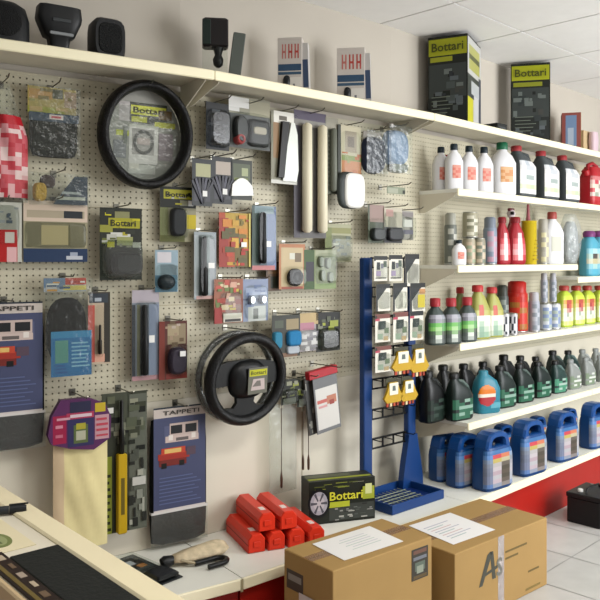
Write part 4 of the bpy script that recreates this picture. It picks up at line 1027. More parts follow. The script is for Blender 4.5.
        for i in range(nn-1):
            fs.append((i, i+1, nn+i+1, nn+i)); q3 = 3*2*nn; fs.append((q3+i+1, q3+i, q3+nn+i, q3+nn+i+1))
            for k_ in range(3):
                p_, p2 = k_*2*nn, (k_+1)*2*nn
                fs.append((p_+i+1, p_+i, p2+i, p2+i+1)); fs.append((p_+nn+i, p_+nn+i+1, p2+nn+i+1, p2+nn+i))
        o = MB(); o.add(vs, fs, mat('14498a', .35), False); o.box(-.086, .086, -.042, .042, .222, .237, mat('14498a', .35), .004); part(o, 'handle')
        o = MB(); o.lathe([(.016,.236),(.016,.25),(.012,.253)], mat('20242c', .4), 16, (0, .0)); part(o, 'cap')
        B = '3c6cb0'
        B = '34649c'
        rows = [[B,'3c6ca0','4470a4',B],['5a84bc','c04850','c87858','8ca0b8'],['7c8ca4','b8a860','b8b090','8c949c'],['7c8494','b0acac','645c54','a0a0a8'],['747c90','bcb4b8','4c463c','b0b0b4'],['70788c','b09ca4','584e44','b8b4b8'],['747c94','b0b0b4','4c463c','acb0b8'],['747c94','b8a8b0','60564e','b0b4bc'],['5878ac','9098a8','88807c','8898b8']]
        part(shell(secs, .02, .222, R(-154), R(-26), .0014, grid(rows), 16, 18), 'printed_label')
        H = .318
    elif kind == 'bluefar':
        pass
    elif kind == 'cyan':
        secs = [(0,0,0,.036,.03,3.5),(.008,0,0,.04,.033,3.5),(.16,0,0,.04,.033,3.5),(.185,0,0,.026,.024,2.5),(.195,0,0,.02,.02,2)]
        o = MB(); o.loft(secs, mat('58a8c0', .35), 24); part(o, 'bottle_body')
        o = MB(); o.lathe([(.026,.192),(.028,.212),(.02,.222)], mat('7c3c74', .4)); part(o, 'cap')
        rows = [[None]*3,['90c8d4','b0d4d8','90c8d4'],['a8c8c0','54504c','b8b8a8'],['c8c8b0','c0b894','c0c0a8'],['88c0cc','a8ccc8','80bccc'],['5cacc4']*3]
        part(shell(secs, .01, .16, R(-150), R(-30), .001, grid(rows), 9, 12), 'printed_label')
        H = .222
    r['H'] = H
    return r
NAMES = {'white':('white_bottle','bottle'),'whitebig':('white_bottle','bottle'),'greyjug':('oil_jug','jug'),'redjug':('canister','jug'),'redbottle':('red_bottle','bottle'),
 'redgreen':('additive_bottle','bottle'),'yellowgreen':('additive_bottle','bottle'),'olive':('additive_bottle','bottle'),'lime':('lime_bottle','bottle'),'oil':('oil_jug','jug'),'oilgrey':('oil_jug','jug'),
 'oilblack':('oil_jug','jug'),'oilbright':('oil_jug','jug'),'teal':('oil_jug','jug'),'blue':('washer_fluid_jug','jug'),'cyan':('cyan_bottle','bottle')}
def place(kind, px, yt, shelf_z, d, label, group=None, sx=1.0, rot=0, k=2, hmax=None, z=None):
    if kind not in PROTO:
        o = PROTO[kind] = [make(kind), False]
    src, used = PROTO[kind]
    if used: o = copy_tree(src)
    else: o = src; PROTO[kind][1] = True
    q, kk = hit(px, d, k)
    if kind in ROT: rot += R(ROT[kind])
    base = shelf_z+.0006
    h = hmax or (zat(yt, q.y)-base)
    if shelf_z == H1: h = min(h, .338)
    H = src['H'] if 'H' in src else PROTO[kind][0]['H']
    s = h/H
    nm, cat = NAMES.get(kind, ('spray_can', 'can'))
    o.name = nm
    o.location = (q.x, q.y, base); o.rotation_euler = (0, 0, ANG[kk]+rot); f_ = FAT.get(kind, 1.0); o.scale = (s*sx*f_, s*sx*min(f_, 1.15), s)
    for key in ('group',):
        if key in o: del o[key]
    tag(o, label, cat, group)
    return o
# top bottle shelf
g = 'small white bottles with dark caps on the top bottle shelf'
for px, yt, d, n in ((441, 147, .10, 'leftmost, set back by the shelf end'), (454, 144, .19, 'second from the shelf end, front row'), (469, 146, .19, 'third from the shelf end'), (484, 147, .19, 'fourth, next to the green capped bottle')):
    place('white', px, yt, H1, d, 'small white bottle with dark cap, '+n, g, .9)
place('whitebig', 502, 139, H1, .17, 'larger white bottle with a green cap and amber print, beside the grey jugs', None, .95)
for px, n in ((521, 'first, next to the green capped white bottle'), (545, 'middle one of three'), (566, 'third, beside the red canister')):
    place('greyjug', px, 145 if px == 521 else (148 if px == 545 else 151), H1, .16, 'dark grey jug with white label, '+n, 'grey jugs with white labels')
place('redjug', 592, 153, H1, .17, 'red canister with a printed label at the right edge of the top bottle shelf', None, .95)
q, kk = hit(445, .03, 2); place('redbottle', 446.5, 155, H1, .05, 'thin red bottle just visible behind the leftmost white bottle', None, .6)
# second shelf
place('canslim', 450.5, 213, H2, .14, 'tall slim grey can standing leftmost on the shelf of spray cans', None, .72)
place('white', 459, 240, H2, .2, 'short plain white bottle in front of the beige cans', None, 1.3)
a = place('canlow', 469, 238, H2, .17, 'lower beige can on the left, under the stacked can', 'beige cans', .95)
place('canlow2', 479, 238, H2, .19, 'lower beige can on the right, in front of the blue grey can', 'beige cans', .95)
q, kk = hit(468, .14, 2); zc_ = zat(238, hit(469, .17, 2)[0].y)
place('canbeige', 470, 212, zc_+.001, .165, 'taller beige can stacked on top of the lower left beige can', 'beige cans', 1.2)
place('canblue', 490, 217, H2, .17, 'blue grey and pinkish spray can left of the red bottles', None, .85)
place('redbottle', 502, 217, H2, .17, 'red bottle with pale print, left one, beside the blue grey can', 'red bottles with pale print', .9)
place('redbottle', 515, 217, H2, .18, 'red bottle with pale print, right one, under the odd round topped piece', 'red bottles with pale print', 1.15)
q, _ = hit(511, .09, 2)
r = thing('trigger_bottle', 'dark red bottle with a white ball shaped top, behind the right red bottle', 'bottle', (q.x, q.y, H2+.0005), ANG[2])
hh = zat(204, q.y)-H2
o = MB(); o.lathe([(.024,0),(.026,.005),(.026,hh*.6),(.012,hh*.72),(.012,hh*.8)], mat('8c2c38', .4)); o.build('bottle_body', r)
o = MB(); o.M = at(0,0,hh*.84); o.lathe([(.001,-.03),(.02,-.024),(.03,0),(.02,.022),(.001,.03)], mat('dcd0d4', .3), 18); o.box(-.03,.03,-.01,.01,.016,.036,mat('6c2c38',.4),.004); o.box(-.028,-.012,-.032,-.01,-.01,.012,mat('26242a',.4),.003); o.build('ball_top', r)
# yellow cylinder with cone
q, _ = hit(529, .17, 2); hh = zat(221, q.y)-H2
r = thing('yellow_tube', 'yellow cylinder with a clear cone tip over a red nozzle', 'tube', (q.x, q.y, H2+.0005), ANG[2])
o = MB(); o.lathe([(.046,0),(.049,.004),(.049,hh-.006),(.051,hh-.005),(.051,hh),(.04,hh)], mat('ccb41c', .4), 24)
for i in range(6): o.box(-.03+.004*i, .03-.006*(i%3), -.0505, -.0478, .03+.025*i, .038+.025*i, mat('a89018', .4))
o.build('tube_body', r)
o = MB(); o.lathe([(.016,hh),(.012,hh+.03),(.008,hh+.11)], mat('b06068', .4), 12, (-.012,0)); o.build('red_nozzle', r)
o = MB(); o.lathe([(.042,hh),(.03,hh+.05),(.008,hh+.12)], CLEAR, 20, (.002,0)); o.build('clear_cone', r)
place('cancream', 543, 219, H2, .15, 'grey over cream can between the yellow cylinder and the red capped white bottle', None, .72)
o = place('whitebig', 552, 212, H2, .14, 'white bottle with a red cap left of the grey bag', None, .8)
for ch in o.children_recursive:
    if ch.name.startswith('cap'):
        ch.data = ch.data.copy(); ch.data.materials[0] = mat('a84c44', .4)
    if ch.name.startswith('printed'):
        ch.data = ch.data.copy()
        for i in range(len(ch.data.materials)): ch.data.materials[i] = mat('c8c8b8', .4)
# bag with grey contents
q, _ = hit(570, .15, 2); r = thing('clear_bag', 'crumpled clear bag of grey material at the end of the second shelf', 'bag', (q.x, q.y, H2+.0005), ANG[2]); hh = zat(214, q.y)-H2
def blob(rx, ry, h, m, name, parent, seed, amp, z0=0, n=28, k=16):
    rd = random.Random(seed); ph = [rd.uniform(0, 6.28) for _ in range(6)]; vs = []; fs = []
    for j in range(k+1):
        t = j/k; prof = (math.sin(math.pi*(.12+.80*t)))**.6 if t < .999 else .45
        for i in range(n):
            a = 2*math.pi*i/n
            w = 1+amp*(math.sin(5*a+ph[0]+4*t)+.7*math.sin(9*a+ph[1]-7*t)+.6*math.sin(3*a+ph[2]+9*t))
            vs.append((rx*prof*w*math.cos(a), ry*prof*w*math.sin(a), z0+h*t))
    for j in range(k):
        for i in range(n): fs.append((j*n+i, j*n+(i+1)%n, (j+1)*n+(i+1)%n, (j+1)*n+i))
    fs.append(tuple(range(n-1,-1,-1))); fs.append(tuple(range(k*n,(k+1)*n)))
    o = MB(); o.add(vs, fs, m, True); return o.build(name, parent)
blob(.08, .055, hh*.82, mat('9ca4a8', .6, var=.6, scale=16, bump=.6), 'grey_contents', r, 3, .06, .01)
blob(.1, .07, hh, clear(bump=.9, gloss=.05, veil=.2), 'bag_film', r, 5, .05)
for px, n in ((589, 'left one'), (599, 'right one'), (608, 'cut by the right edge')):
    place('cyan', px, 231, H2-.09, .17, 'cyan bottle with a purple cap on the far bay, '+n, 'cyan bottles with purple caps', 1.0, )
# third shelf
g = 'dark bottles with red caps'
for px, yt, d, n in ((435, 298, .19, 'leftmost, in shadow'), (451, 298, .22, 'middle'), (467, 297, .22, 'right, in front of the olive bottle')):
    place('redgreen', px, yt, H3, d, 'dark bottle with red cap and green label, '+n, g, 1.12)
place('olive', 461, 287, H3, .07, 'olive bottle with a red cap standing behind the dark ones', None, .8)
for px, yt, n in ((479, 285, 'left of the pair'), (493, 287, 'right of the pair')):
    place('yellowgreen', px, yt, H3, .19, 'yellow green bottle with a red cap and white label, '+n, 'yellow green bottles', 1.0)
a = place('canstripe', 504.5, 313, H3, .22, 'low black and white striped can, left of two, in front of the dark can', 'black and white striped cans', .85)
a = place('canstripe', 513, 313, H3, .22, 'low black and white striped can, right of two, in front of the red can', 'black and white striped cans', .85)
place('candark', 502.5, 285, H3, .1, 'dark grey can standing behind the striped cans', None, .75)
place('canred', 517, 281, H3, .13, 'tall bright red can behind the striped cans', None, 1.25)
place('cangrey', 534, 292, H3, .2, 'grey spray can with a domed cap right of the red can', None, .85)
place('canpale', 545, 303, H3, .2, 'low pale can, left of two under the stacked grey cans', 'low pale cans', 1.0)
place('canpale', 554, 303, H3, .2, 'low pale can, right of two under the stacked grey cans', 'low pale cans', 1.0)
zc_ = zat(303, hit(545, .2, 2)[0].y)
place('cangrey', 544, 273, zc_+.001, .195, 'grey can with cap stacked on the low pale cans, left one', 'stacked grey cans', .72)
place('cangrey', 553, 273, zc_+.001, .195, 'grey can with cap stacked on the low pale cans, right one', 'stacked grey cans', .72)
for i, (px, n) in enumerate(((564, 'first from the left'), (576, 'second from the left'), (587, 'third from the left'), (599, 'fourth, across the bay joint'), (611, 'last, cut by the right edge'))):
    place('lime', px, 285.5, H3, .17, 'lime bottle with a dull red cap, '+n, 'lime bottles with red caps', .94)
# oil shelf
def oil(kind, px, yt, d, n, rot=0):
    col = {'oil':'dark green', 'oilblack':'near black', 'oilbright':'green grey', 'oilgrey':'pale grey'}[kind]
    place(kind, px, yt, H4, d, '%s oil jug, %s' % (col, n), 'dark oil jugs in rows', .93, rot)
oil('oilblack', 424, 368, .10, 'leftmost of the back row, by the blue rack')
oil('oilblack', 432, 370, .19, 'second row, just left of the front dark jug')
oil('oil', 459, 372, .27, 'front row, left of the teal jug')
place('teal', 486, 370, H4, .27, 'teal jug with an orange, white and red oval emblem', None, .93)
oil('oilblack', 447, 364, .07, 'back row, behind the front dark green jug')
oil('oilblack', 467, 363, .08, 'back row, behind the gap left of the teal jug')
oil('oilblack', 486, 361, .08, 'back row, straight behind the teal jug')
front = [(504,365,'oil'),(523,363,'oil'),(541,361,'oil'),(558,360,'oilbright'),(573,359,'oilgrey'),(588,357,'oilgrey'),(602,355,'oilgrey')]
ords = ['first','second','third','fourth','fifth','sixth','last']
for (px, yt, kd), n in zip(front, ords): oil(kd, px, yt, .26, 'front row, %s to the right of the teal jug' % n)
back = [(507,354,'oilblack'),(523,355,'oilblack'),(538,356,'oilblack'),(556,350,'oil'),(571,350,'oilbright'),(585,349,'oilgrey'),(598,348,'oilgrey')]
for (px, yt, kd), n in zip(back, ords): oil(kd, px, yt, .12, 'back row, %s to the right of the teal jug' % n)
# blue jugs on the deck
g = 'blue washer fluid jugs on the base shelf'
for px, yt, d, n in ((492, 430, .44, 'first of the front row, nearest the boxes'), (528, 419, .44, 'second of the front row'), (562, 411, .44, 'third of the front row'), (594, 402, .44, 'fourth of the front row, cut by the edge')):
    place('blue', px, yt, ZD, d, 'bright blue jug with printed label, '+n, g, .96)
for px, yt, d, n in ((445, 432, .16, 'leftmost, deep in the shadow'), (464, 433, .30, 'half hidden by the first front jug'), (503, 424, .16, 'back row between first and second front jugs'), (537, 416, .16, 'back row between second and third front jugs'), (569, 408, .16, 'back row between third and fourth front jugs')):
    place('blue', px, yt, ZD, d, 'blue jug in shade, '+n, g, .96)
TONE = .92
# ------------------------------------------------------------------ things on the base deck
# red warning triangle cases
REDC = mat('d8341c', .4, var=.04, scale=8)
def case(pxa, pya, pxb, pyb, z, lab, L=.42):
    """pxa/pya: far top end, pxb/pyb: near top end; z: top height"""
    top = z
    def g(px, py, zz): Y = F*(EYE-zz)/(py-HY); return Vector(((px-300)/F*Y, Y))
    A, B = g(pxa, pya, top), g(pxb, pyb, top)
    ang = math.atan2(B.y-A.y, B.x-A.x); L = (B-A).length; return A, B, ang, L
HC = .078; WC = .078
def mkcase(c, ang, z, lab, L=.43):
    r = thing('warning_triangle_case', lab, 'case', (c.x, c.y, z), ang, 'red plastic warning triangle cases')
    # triangular prism with softened ridges, lid and latch
    pts = [(-WC/2,0),(WC/2,0),(WC/2,HC*.72),(WC*.28,HC),(-WC*.28,HC),(-WC/2,HC*.72)]
    o = MB()
    def ring(x, s): return [(x, a*s, HC*.5+(b-HC*.5)*s) for a, b in pts]
    vs = ring(-L/2, .9)+ring(-L/2+.006, 1)+ring(L/2-.006, 1)+ring(L/2, .9); n = 6
    fs = [tuple(range(n-1,-1,-1)), tuple(range(3*n, 4*n))]+[(k*n+i, k*n+(i+1)%n, (k+1)*n+(i+1)%n, (k+1)*n+i) for k in range(3) for i in range(n)]
    o.add(vs, [f[::-1] for f in fs], REDC)
    o.build('case_body', r)
    o = MB(); o.box(L/2-.09, L/2-.05, -.012, .012, HC, HC+.0012, mat('e8d8d0', .4)); o.build('sticker', r)
    o = MB(); o.box(-L/2+.002, L/2-.002, -WC/2-.0012, -WC/2+.001, HC*.42, HC*.46, mat('8c1c12')); o.box(L/2-.0005, L/2+.004, -.016, .016, HC*.3, HC*.62, REDC, .002); o.build('latch', r)
    return r
# layout measured in the deck's own plane: u along the deck, v towards the shop
def deckpt(px, d, k=1): return hit(px, d, k)[0]
def gz(px, py, z):
    Y = F*(EYE-z)/(py-HY); return Vector(((px-300)/F*Y, Y))
da_ = Vector((math.cos(R(-66)), math.sin(R(-66))))
for px, py, z, da, lab in ((257,553,0,0,'red triangle case lying lowest and leftmost of the pile'), (277,550,0,0,'red triangle case in the bottom layer, second from the left'), (297,547,0,0,'red triangle case in the bottom layer, third from the left'), (317,545,0,0,'red triangle case lying rightmost, beside the black wheel box'),
                      (268,550.5,1,0,'red triangle case on top of the pile, left one'), (289,547.5,1,0,'red triangle case on top of the pile, right one')):
    g0 = gz(px, py, ZD); c = g0-da_*.152
    if z: c = c-da_*(.008 if px < 280 else .0)
    mkcase(c, R(-66)+da, ZD+.001+z*(HC+.002), lab, .305)
# black wheel box
q, k = hit(302, .2, 1); w = .37
q = Vector(((309-300)/F*3.60, 3.60)); 
r = thing('wheel_cover_box', 'black and olive box printed with a round wheel and yellow lettering', 'box', (q.x, q.y, ZD+.001), R(18))
hh = .205
o = MB(); w = .34; dep = .12
o.box(0, w, 0, dep, 0, hh, mat('23271f', .4), .002)
e = -.0008
def bq(a, b, c, d_, col):
    global e; e -= .00015
    o.quad((a*w,e,b*hh),(c*w,e,b*hh),(c*w,e,d_*hh),(a*w,e,d_*hh),mat(col,.35))
bq(.3,.06,.98,.42,'3c403c')
for a in pats_rand(5,(.38,.04,.98,.42),['6c706c','8c8c88','4c504c','a8a8a0','2c302c'],26,.06,.16): bq(*a)
for a in pats_rand(6,(.0,.8,.98,.97),['5c6428','7c8430','30342c','8c8c78'],14,.08,.2): bq(*a)
bq(.28,.37,.6,.5,'a8b030'); bq(.8,.5,.98,.8,'98a034'); bq(.84,.62,.94,.86,'c8cc90')
n = 24; cx, cz = .14*w, .5*hh
def disc_(r0, r1, col, off):
    for i in range(n):
        a0, a1 = 2*math.pi*i/n, 2*math.pi*(i+1)/n
        o.quad(*[(cx+rr*.8*math.cos(a), e-off, cz+rr*math.sin(a)) for rr, a in ((r0,a0),(r1,a0),(r1,a1),(r0,a1))], mat(col, .35))
disc_(.0, .07, '14161a', .0002); disc_(.0, .055, '9c9ca4', .0004); disc_(.0, .035, 'b4b0b4', .0006)
for i in range(6):
    a = i*math.pi/3; o.quad(*[(cx+.8*(x*math.cos(a)-z*math.sin(a)), e-.0008, cz+x*math.sin(a)+z*math.cos(a)) for x, z in ((.012,-.004),(.052,-.007),(.052,.007),(.012,.004))], mat('4c4c54'))
o.text('Bottari', .55*w, e-.001, .635*hh, .5*w, .2*hh, mat('c8c434'))
o.quad((.02*w,.02,hh+.0006),(.97*w,.02,hh+.0006),(.97*w,.045,hh+.0006),(.02*w,.045,hh+.0006),mat('98a030'))
o.quad((.02*w,.06,hh+.0006),(.7*w,.06,hh+.0006),(.7*w,.1,hh+.0006),(.02*w,.1,hh+.0006),mat('5c604c'))
o.build('printed_carton', r)
# umbrella
def gp(px, py, z):
    Y = F*(EYE-z)/(py-HY); return Vector(((px-300)/F*Y, Y))
A = gp(172, 562, ZD+.02); B = gp(222, 548, ZD+.02)
ang = math.atan2(B.y-A.y, B.x-A.x)
r = thing('folding_umbrella', 'folded beige patterned umbrella with a black hooked handle lying on the base shelf', 'umbrella', (A.x, A.y, ZD+.001), ang)
L = (B-A).length
rdm = random.Random(4); o = MB()
n = 16; vs = []; fs = []; K = 10
for j in range(K+1):
    t = j/K; rad = [.02,.03,.034,.04,.042,.046,.048,.05,.05,.046,.03][j]
    for i in range(n):
        a = 2*math.pi*i/n; q = rad*(1+.12*math.sin(4*a+2*t))
        vs.append((t*L*1.05, q*1.1*math.cos(a), max(0.001, .028+q*.62*math.sin(a))))
for j in range(K):
    for i in range(n): fs.append((j*n+i, j*n+(i+1)%n, (j+1)*n+(i+1)%n, (j+1)*n+i))
fs += [tuple(range(n-1,-1,-1)), tuple(range(K*n,(K+1)*n))]
o.add(vs, fs, mat('c8b898', .6, var=.25, scale=35, bump=.4), True); o.build('folded_canopy', r)
o = MB(); o.tube([(-.045,0,.022),(-.03,0,.026),(.004,0,.028)], [.022,.026,.018], mat('1a1c1c', .4), 12); o.build('black_tip', r)
o = MB(); o.tube([(L*.3,-.062,.014),(L*.45,-.064,.014)]+[(L*.45+.05+.042*math.sin(t), -.064-.032+.032*math.cos(t), .014) for t in [math.pi*i/8 for i in range(9)]]+[(L*.4,-.128,.014)], .011, mat('151717', .35), 10); o.build('hooked_handle', r)
o = MB(); o.tube([(L*.1,-.03,.03),(L*.2,-.05,.022),(L*.3,-.062,.016)], .006, mat('b0a488', .4, .3), 8); o.build('shaft', r)
# dark blister lying flat
C = gp(144, 571, ZD)
r = thing('car_accessory_blister', 'black framed blister pack with blue and orange print lying by the counter edge', 'pack', (C.x, C.y, ZD+.001), R(-42))
r.scale = (1.12, 1.2, 1); o = MB(); o.box(-.15, .15, -.055, .055, 0, .006, mat('24282a', .4), .003)
for a, b, c, d_, col in ((-.14,-.045,.0,.045,'4c5458'),(-.12,-.03,-.02,.03,'6c9ac8'),(-.1,-.02,-.06,.01,'c8d0dc'),(-.05,.0,-.02,.03,'c08040'),(-.09,.02,-.05,.04,'3c5c94'),(.0,-.045,.13,.045,'303638')): 
    o.box(a, c, b, d_, .006, .0062+abs(hash(col)) % 7*0+.0004*('cbad'.find(col[0])+2), mat(col, .35))
o.build('card', r)
o = MB(); o.box(.05, .145, -.045, .045, .0085, .03, mat('1a1d1f', .25), .01); o.build('black_case', r)
o = MB(); o.box(-.148, .045, -.05, .05, .0095, .022, CLEAR, .008); o.build('blister', r)

# ------------------------------------------------------------------ blue counter rack
RA = R(41.5); RC = Vector((.475, 4.085))
r = thing('display_rack', 'blue two post counter rack with black wire bars on the base shelf', 'rack', (RC.x, RC.y, ZD+.001), RA)
BL = mat('12386f', .35); BLK2 = mat('191b1c', .35, .4)
zt = zat(258, 3.98)-ZD
for x, zz in ((-.175, zt), (.175, zt*.985)):
    o = MB(); o.box(x-.032, x+.032, -.018, .018, .02, zz, BL, .006); o.build('post', r)
    o = MB()
    pts = [(-.085,.0),(.085,.0),(.082,.06),(.066,.15),(.045,.24),(.034,.30),(-.034,.30),(-.045,.24),(-.066,.15),(-.082,.06)]
    if x < 0: pts = [(a*.6, b*.5) for a, b in pts]
    o.prism([(x+a, b) for a, b in pts], -.026, .012, BL); o.build('foot', r)
o = MB()
x0, x1, y0, y1 = -.245, .165, -.245, .03
o.box(x0, x1, y0, y0+.012, 0, .048, BL, .004); o.box(x0, x0+.012, y0+.013, y1, 0, .048, BL, .004); o.box(x1-.012, x1, y0+.013, y1, 0, .048, BL, .004); o.box(x0+.013, x1-.013, y1-.012, y1, 0, .048, BL, .004)
o.box(x0+.013, x1-.013, y0+.013, y1-.013, .002, .012, mat('14306c', .5))
o.build('tray', r)
o = MB()
for i in range(9): o.tube([(-.2+.03*i, y0+.014, .03), (-.2+.03*i, -.03, .03)], .0022, mat('98a088', .3, .5), 6)
for i in range(5): o.tube([(-.22, y0+.03+.035*i, .033), (.05, y0+.03+.035*i, .033)], .0022, mat('98a088', .3, .5), 6)
o.build('tray_grille', r)
rowz = []
for py in (258, 287, 316, 347, 378, 408, 437):
    zz = zat(py, 4.05)-ZD; rowz.append(zz)
    o = MB()
    o.box(-.14, .14, -.006, .006, zz-.005, zz+.003, BLK2); o.box(-.14, .14, -.006, .006, zz-.055, zz-.048, BLK2)
    for xx in (-.13, -.045, .04, .125): o.tube([(xx, 0, zz-.002), (xx, -.072, zz-.002), (xx, -.08, zz+.008)], .0028, BLK2, 6); o.box(xx-.006, xx+.006, -.002, .002, zz-.05, zz, BLK2)
    o.build('wire_bar', r)
u_ = Vector((math.cos(RA), math.sin(RA))); n_ = Vector((math.sin(RA), -math.cos(RA)))
plane = (RC+n_*.085, RA)
rows = [
 [(373,256,388,281,'w'),(388,255,403,281,'w'),(404,254,420,286,'d')],
 [(375,284,391,311,'d'),(392,283,408,311,'d'),(409,283,426,312,'y')],
 [(374,314,391,342,'g'),(392,312,409,342,'g'),(409,311,424,340,'b')],
 [(374,346,392,372,'g'),(391,347,411,374,'Y'),(409,344,426,376,'Y')],
 [(383,378,400,406,'Y'),(399,376,415,404,'Y')]]
rn = ['top row', 'second row', 'third row', 'fourth row', 'bottom row']; cn = ['left', 'middle', 'right']
desc = {'w':'white card with small dark print','d':'white card with black diagonal corner','y':'white card with yellow patch','g':'white card with green black print','b':'white card with dark blobs','Y':'yellow hang tag with red foot'}
for ri, row in enumerate(rows):
    for ci, (a, b, c, d_, kd) in enumerate(row):
        lab = '%s, %s in %s of blue rack' % (desc[kd], (cn[ci] if len(row) == 3 else ['left','right'][ci]), rn[ri])
        p = Pack('rack_card', lab, 'pack', (a, b, c, d_), .1, 'small cards hanging on the blue rack', plane=plane)
        gap = (.06, .94)
        if kd != 'Y':
            hd = '1a1e1c' if kd != 'g' else '6c3c34'
            ps = [(0,.84,1,1,hd),(.0,.8,.12,.95,'1a1e1c')]
            if kd == 'w': ps += [(.2,.45,.45,.75,'34383c'),(.5,.5,.7,.7,'6c6c78'),(.7,.55,.95,.8,'4c584c'),(.1,.1,.9,.14,'3c3838'),(.15,.2,.5,.4,'9c8ca8')]
            if kd in 'dy': ps += [(0,.0,.12,.84,'23282a')]
            if kd == 'y': ps += [(.5,.15,.98,.6,'c8b428'),(.6,.62,1,.8,'b08050')]
            if kd in 'gb': ps += [(.2,.45,.7,.75,'26342e'),(.6,.3,.9,.5,'5c6c50'),(.15,.1,.5,.3,'8c9c88'),(.55,.05,.85,.2,'b09870'),(0,.76,.3,.84,'a83c50')]
            p.card('card', (gap[0], 0, gap[1], 1), 'd4d0c4', ps)
            if kd in 'dy':
                o = MB(); o.add([(p.X(.16),-.0026,p.Z(.4)),(p.X(.7),-.0026,p.Z(.84)),(p.X(.16),-.0026,p.Z(.84))], [(0,1,2)], mat('23282a', .4)); o.build('dark_corner', p.root)
            p.puff('blister', (.2, .08, .9, .7), .018, CLEAR)
        else:
            p.card('header_card', (.15, .7, .85, 1), '3c3c28', [(.2,.0,.8,.5,'8c8450')])
            o = MB(); pts = [(-.04,.3),(.12,.14),(.88,.14),(1.06,.3),(.9,.5),(.72,.86),(.28,.86),(.14,.55)]
            o.prism([(p.X(x), p.Z(z)) for x, z in pts], -.016, -.003, mat('b8941c', .4), False); o.build('yellow_tag', p.root)['label'] = 'yellow moulded tag'
            o = MB(); o.prism([(p.X(x), p.Z(z)) for x, z in ((.26,.42),(.74,.42),(.76,.84),(.24,.84))], -.018, -.0162, mat('dcdcc8', .4)); o.quad((p.X(.4),-.0184,p.Z(.56)),(p.X(.6),-.0184,p.Z(.56)),(p.X(.58),-.0184,p.Z(.74)),(p.X(.42),-.0184,p.Z(.74)),mat('5c6460')); o.build('white_face', p.root)
            o = MB()
            for t in range(4): o.box(p.X(.12+.2*t), p.X(.24+.2*t), -.012, -.004, p.Z(0), p.Z(.17), mat(['a83c20','d8c8a0','b04828','8c3420'][t], .4), .002)
            o.build('red_foot', p.root)

# ------------------------------------------------------------------ cardboard boxes on the floor
def cardboard(c, ang, L, W, H, label, art):
    r = thing('cardboard_box', label, 'box', (c.x, c.y, 0.0025), ang, None)
    CB = mat('a48450', .75, var=.05, scale=5, bump=.08)
    o = MB(); o.box(0, L, 0, W, 0, H, CB, .004); o.build('carton_body', r)
    o = MB(); o.box(.002, L-.002, W/2-.0012, W/2+.0012, H-.0002, H+.0006, mat('5c4624')); o.build('flap_seam', r)
    o = MB(); o.box(.001, L-.001, W/2-.027, W/2+.027, H+.0007, H+.0011, clear('f0e4cc', .04, .3, .1, .06)); o.box(L+.0002, L+.0006, W/2-.027, W/2+.027, H-.08, H+.0011, clear('f0e4cc', .04, .3, .1, .06)); o.build('packing_tape', r)
    return r
BXH = .40
c1 = Vector((.121, 2.80)); a1 = R(39.8)
r = cardboard(c1, a1, .555, .288, BXH, 'nearer cardboard box with a white sheet on top and a dark square label', 1)
o = MB(); o.slab([(.10,.045),(.42,.035),(.44,.25),(.115,.25)], BXH+.0014, BXH+.0022, mat('e8e6e2', .6))
for i in range(6): o.slab([(.2+.02*(i%2),.1+.02*i),(.36,.1+.02*i),(.36,.105+.02*i),(.2+.02*(i%2),.105+.02*i)], BXH+.0023, BXH+.0024, mat(['b8c4bc','c4c4c8'][i%2]))
o.build('paper_sheet', r)
o = MB(); o.box(.43, .53, -.0012, -.0002, .245, .372, mat('3c3830', .5))
for i, (a, b, c, d_, col) in enumerate(((.44,.35,.52,.365,'6c4c40'),(.44,.325,.52,.338,'70747c'),(.45,.28,.51,.315,'5c685c'),(.46,.27,.5,.3,'8c9484'),(.44,.25,.52,.262,'5c4c30'))): o.box(a, c, -.0016-.0001*i, -.0012, b, d_, mat(col, .5))
o.build('square_label', r)
o = MB(); o.box(.22, .34, -.0008, -.0002, .05, .06, mat('6c5a34')); o.text('GLASS', .28, -.0012, .09, .16, .03, mat('7c683c')) if False else None
for i in range(4): o.box(.24+.03*i, .256+.03*i, -.0008, -.0002, .08+.008*(i%2), .115, mat('6c5a38'))
o.build('printed_mark', r)
o = MB(); o.box(-.0012, -.0002, .17, .27, .255, .33, mat('4c443c', .5)); o.box(-.0016, -.0012, .18, .26, .29, .315, mat('8c8880', .5)); o.build('end_label', r)
o = MB(); o.M = at(-.004, .13, .0, ry=R(0)); o.slab([(-.0008,-.03),(0,-.03),(0,.06),(-.0008,.06)], .1, .26, mat('ccc4c0', .6)); o.build('paper_tag', r)['label'] = 'white paper tag'
BXH = .32; c2 = Vector((.645, 3.168)); a2 = R(40.5)
r = cardboard(c2, a2, .70, .385, BXH, 'farther cardboard box with a big letter mark and clear tape', 2)
o = MB(); o.slab([(.08,.07),(.37,.06),(.40,.34),(.11,.35)], BXH+.0014, BXH+.0022, mat('e8e6e4', .6))
for i in range(8):
    o.slab([(.13,.12+.022*i),(.24+.03*((i*2)%3),.12+.022*i),(.24+.03*((i*2)%3),.126+.022*i),(.13,.126+.022*i)], BXH+.0023, BXH+.0024, mat(['9cb0b0','a8a8b8','c8a8a8'][i%3]))
o.build('paper_sheet', r)
o = MB(); o.box(.305, .35, -.0008, -.0003, .004, BXH, clear('d8b0a0', .2, .2, .3, .3)); o.build('tape_strip', r)['label'] = 'vertical clear tape strip'
GR = mat('46463c', .6); e = -.0012; o = MB()
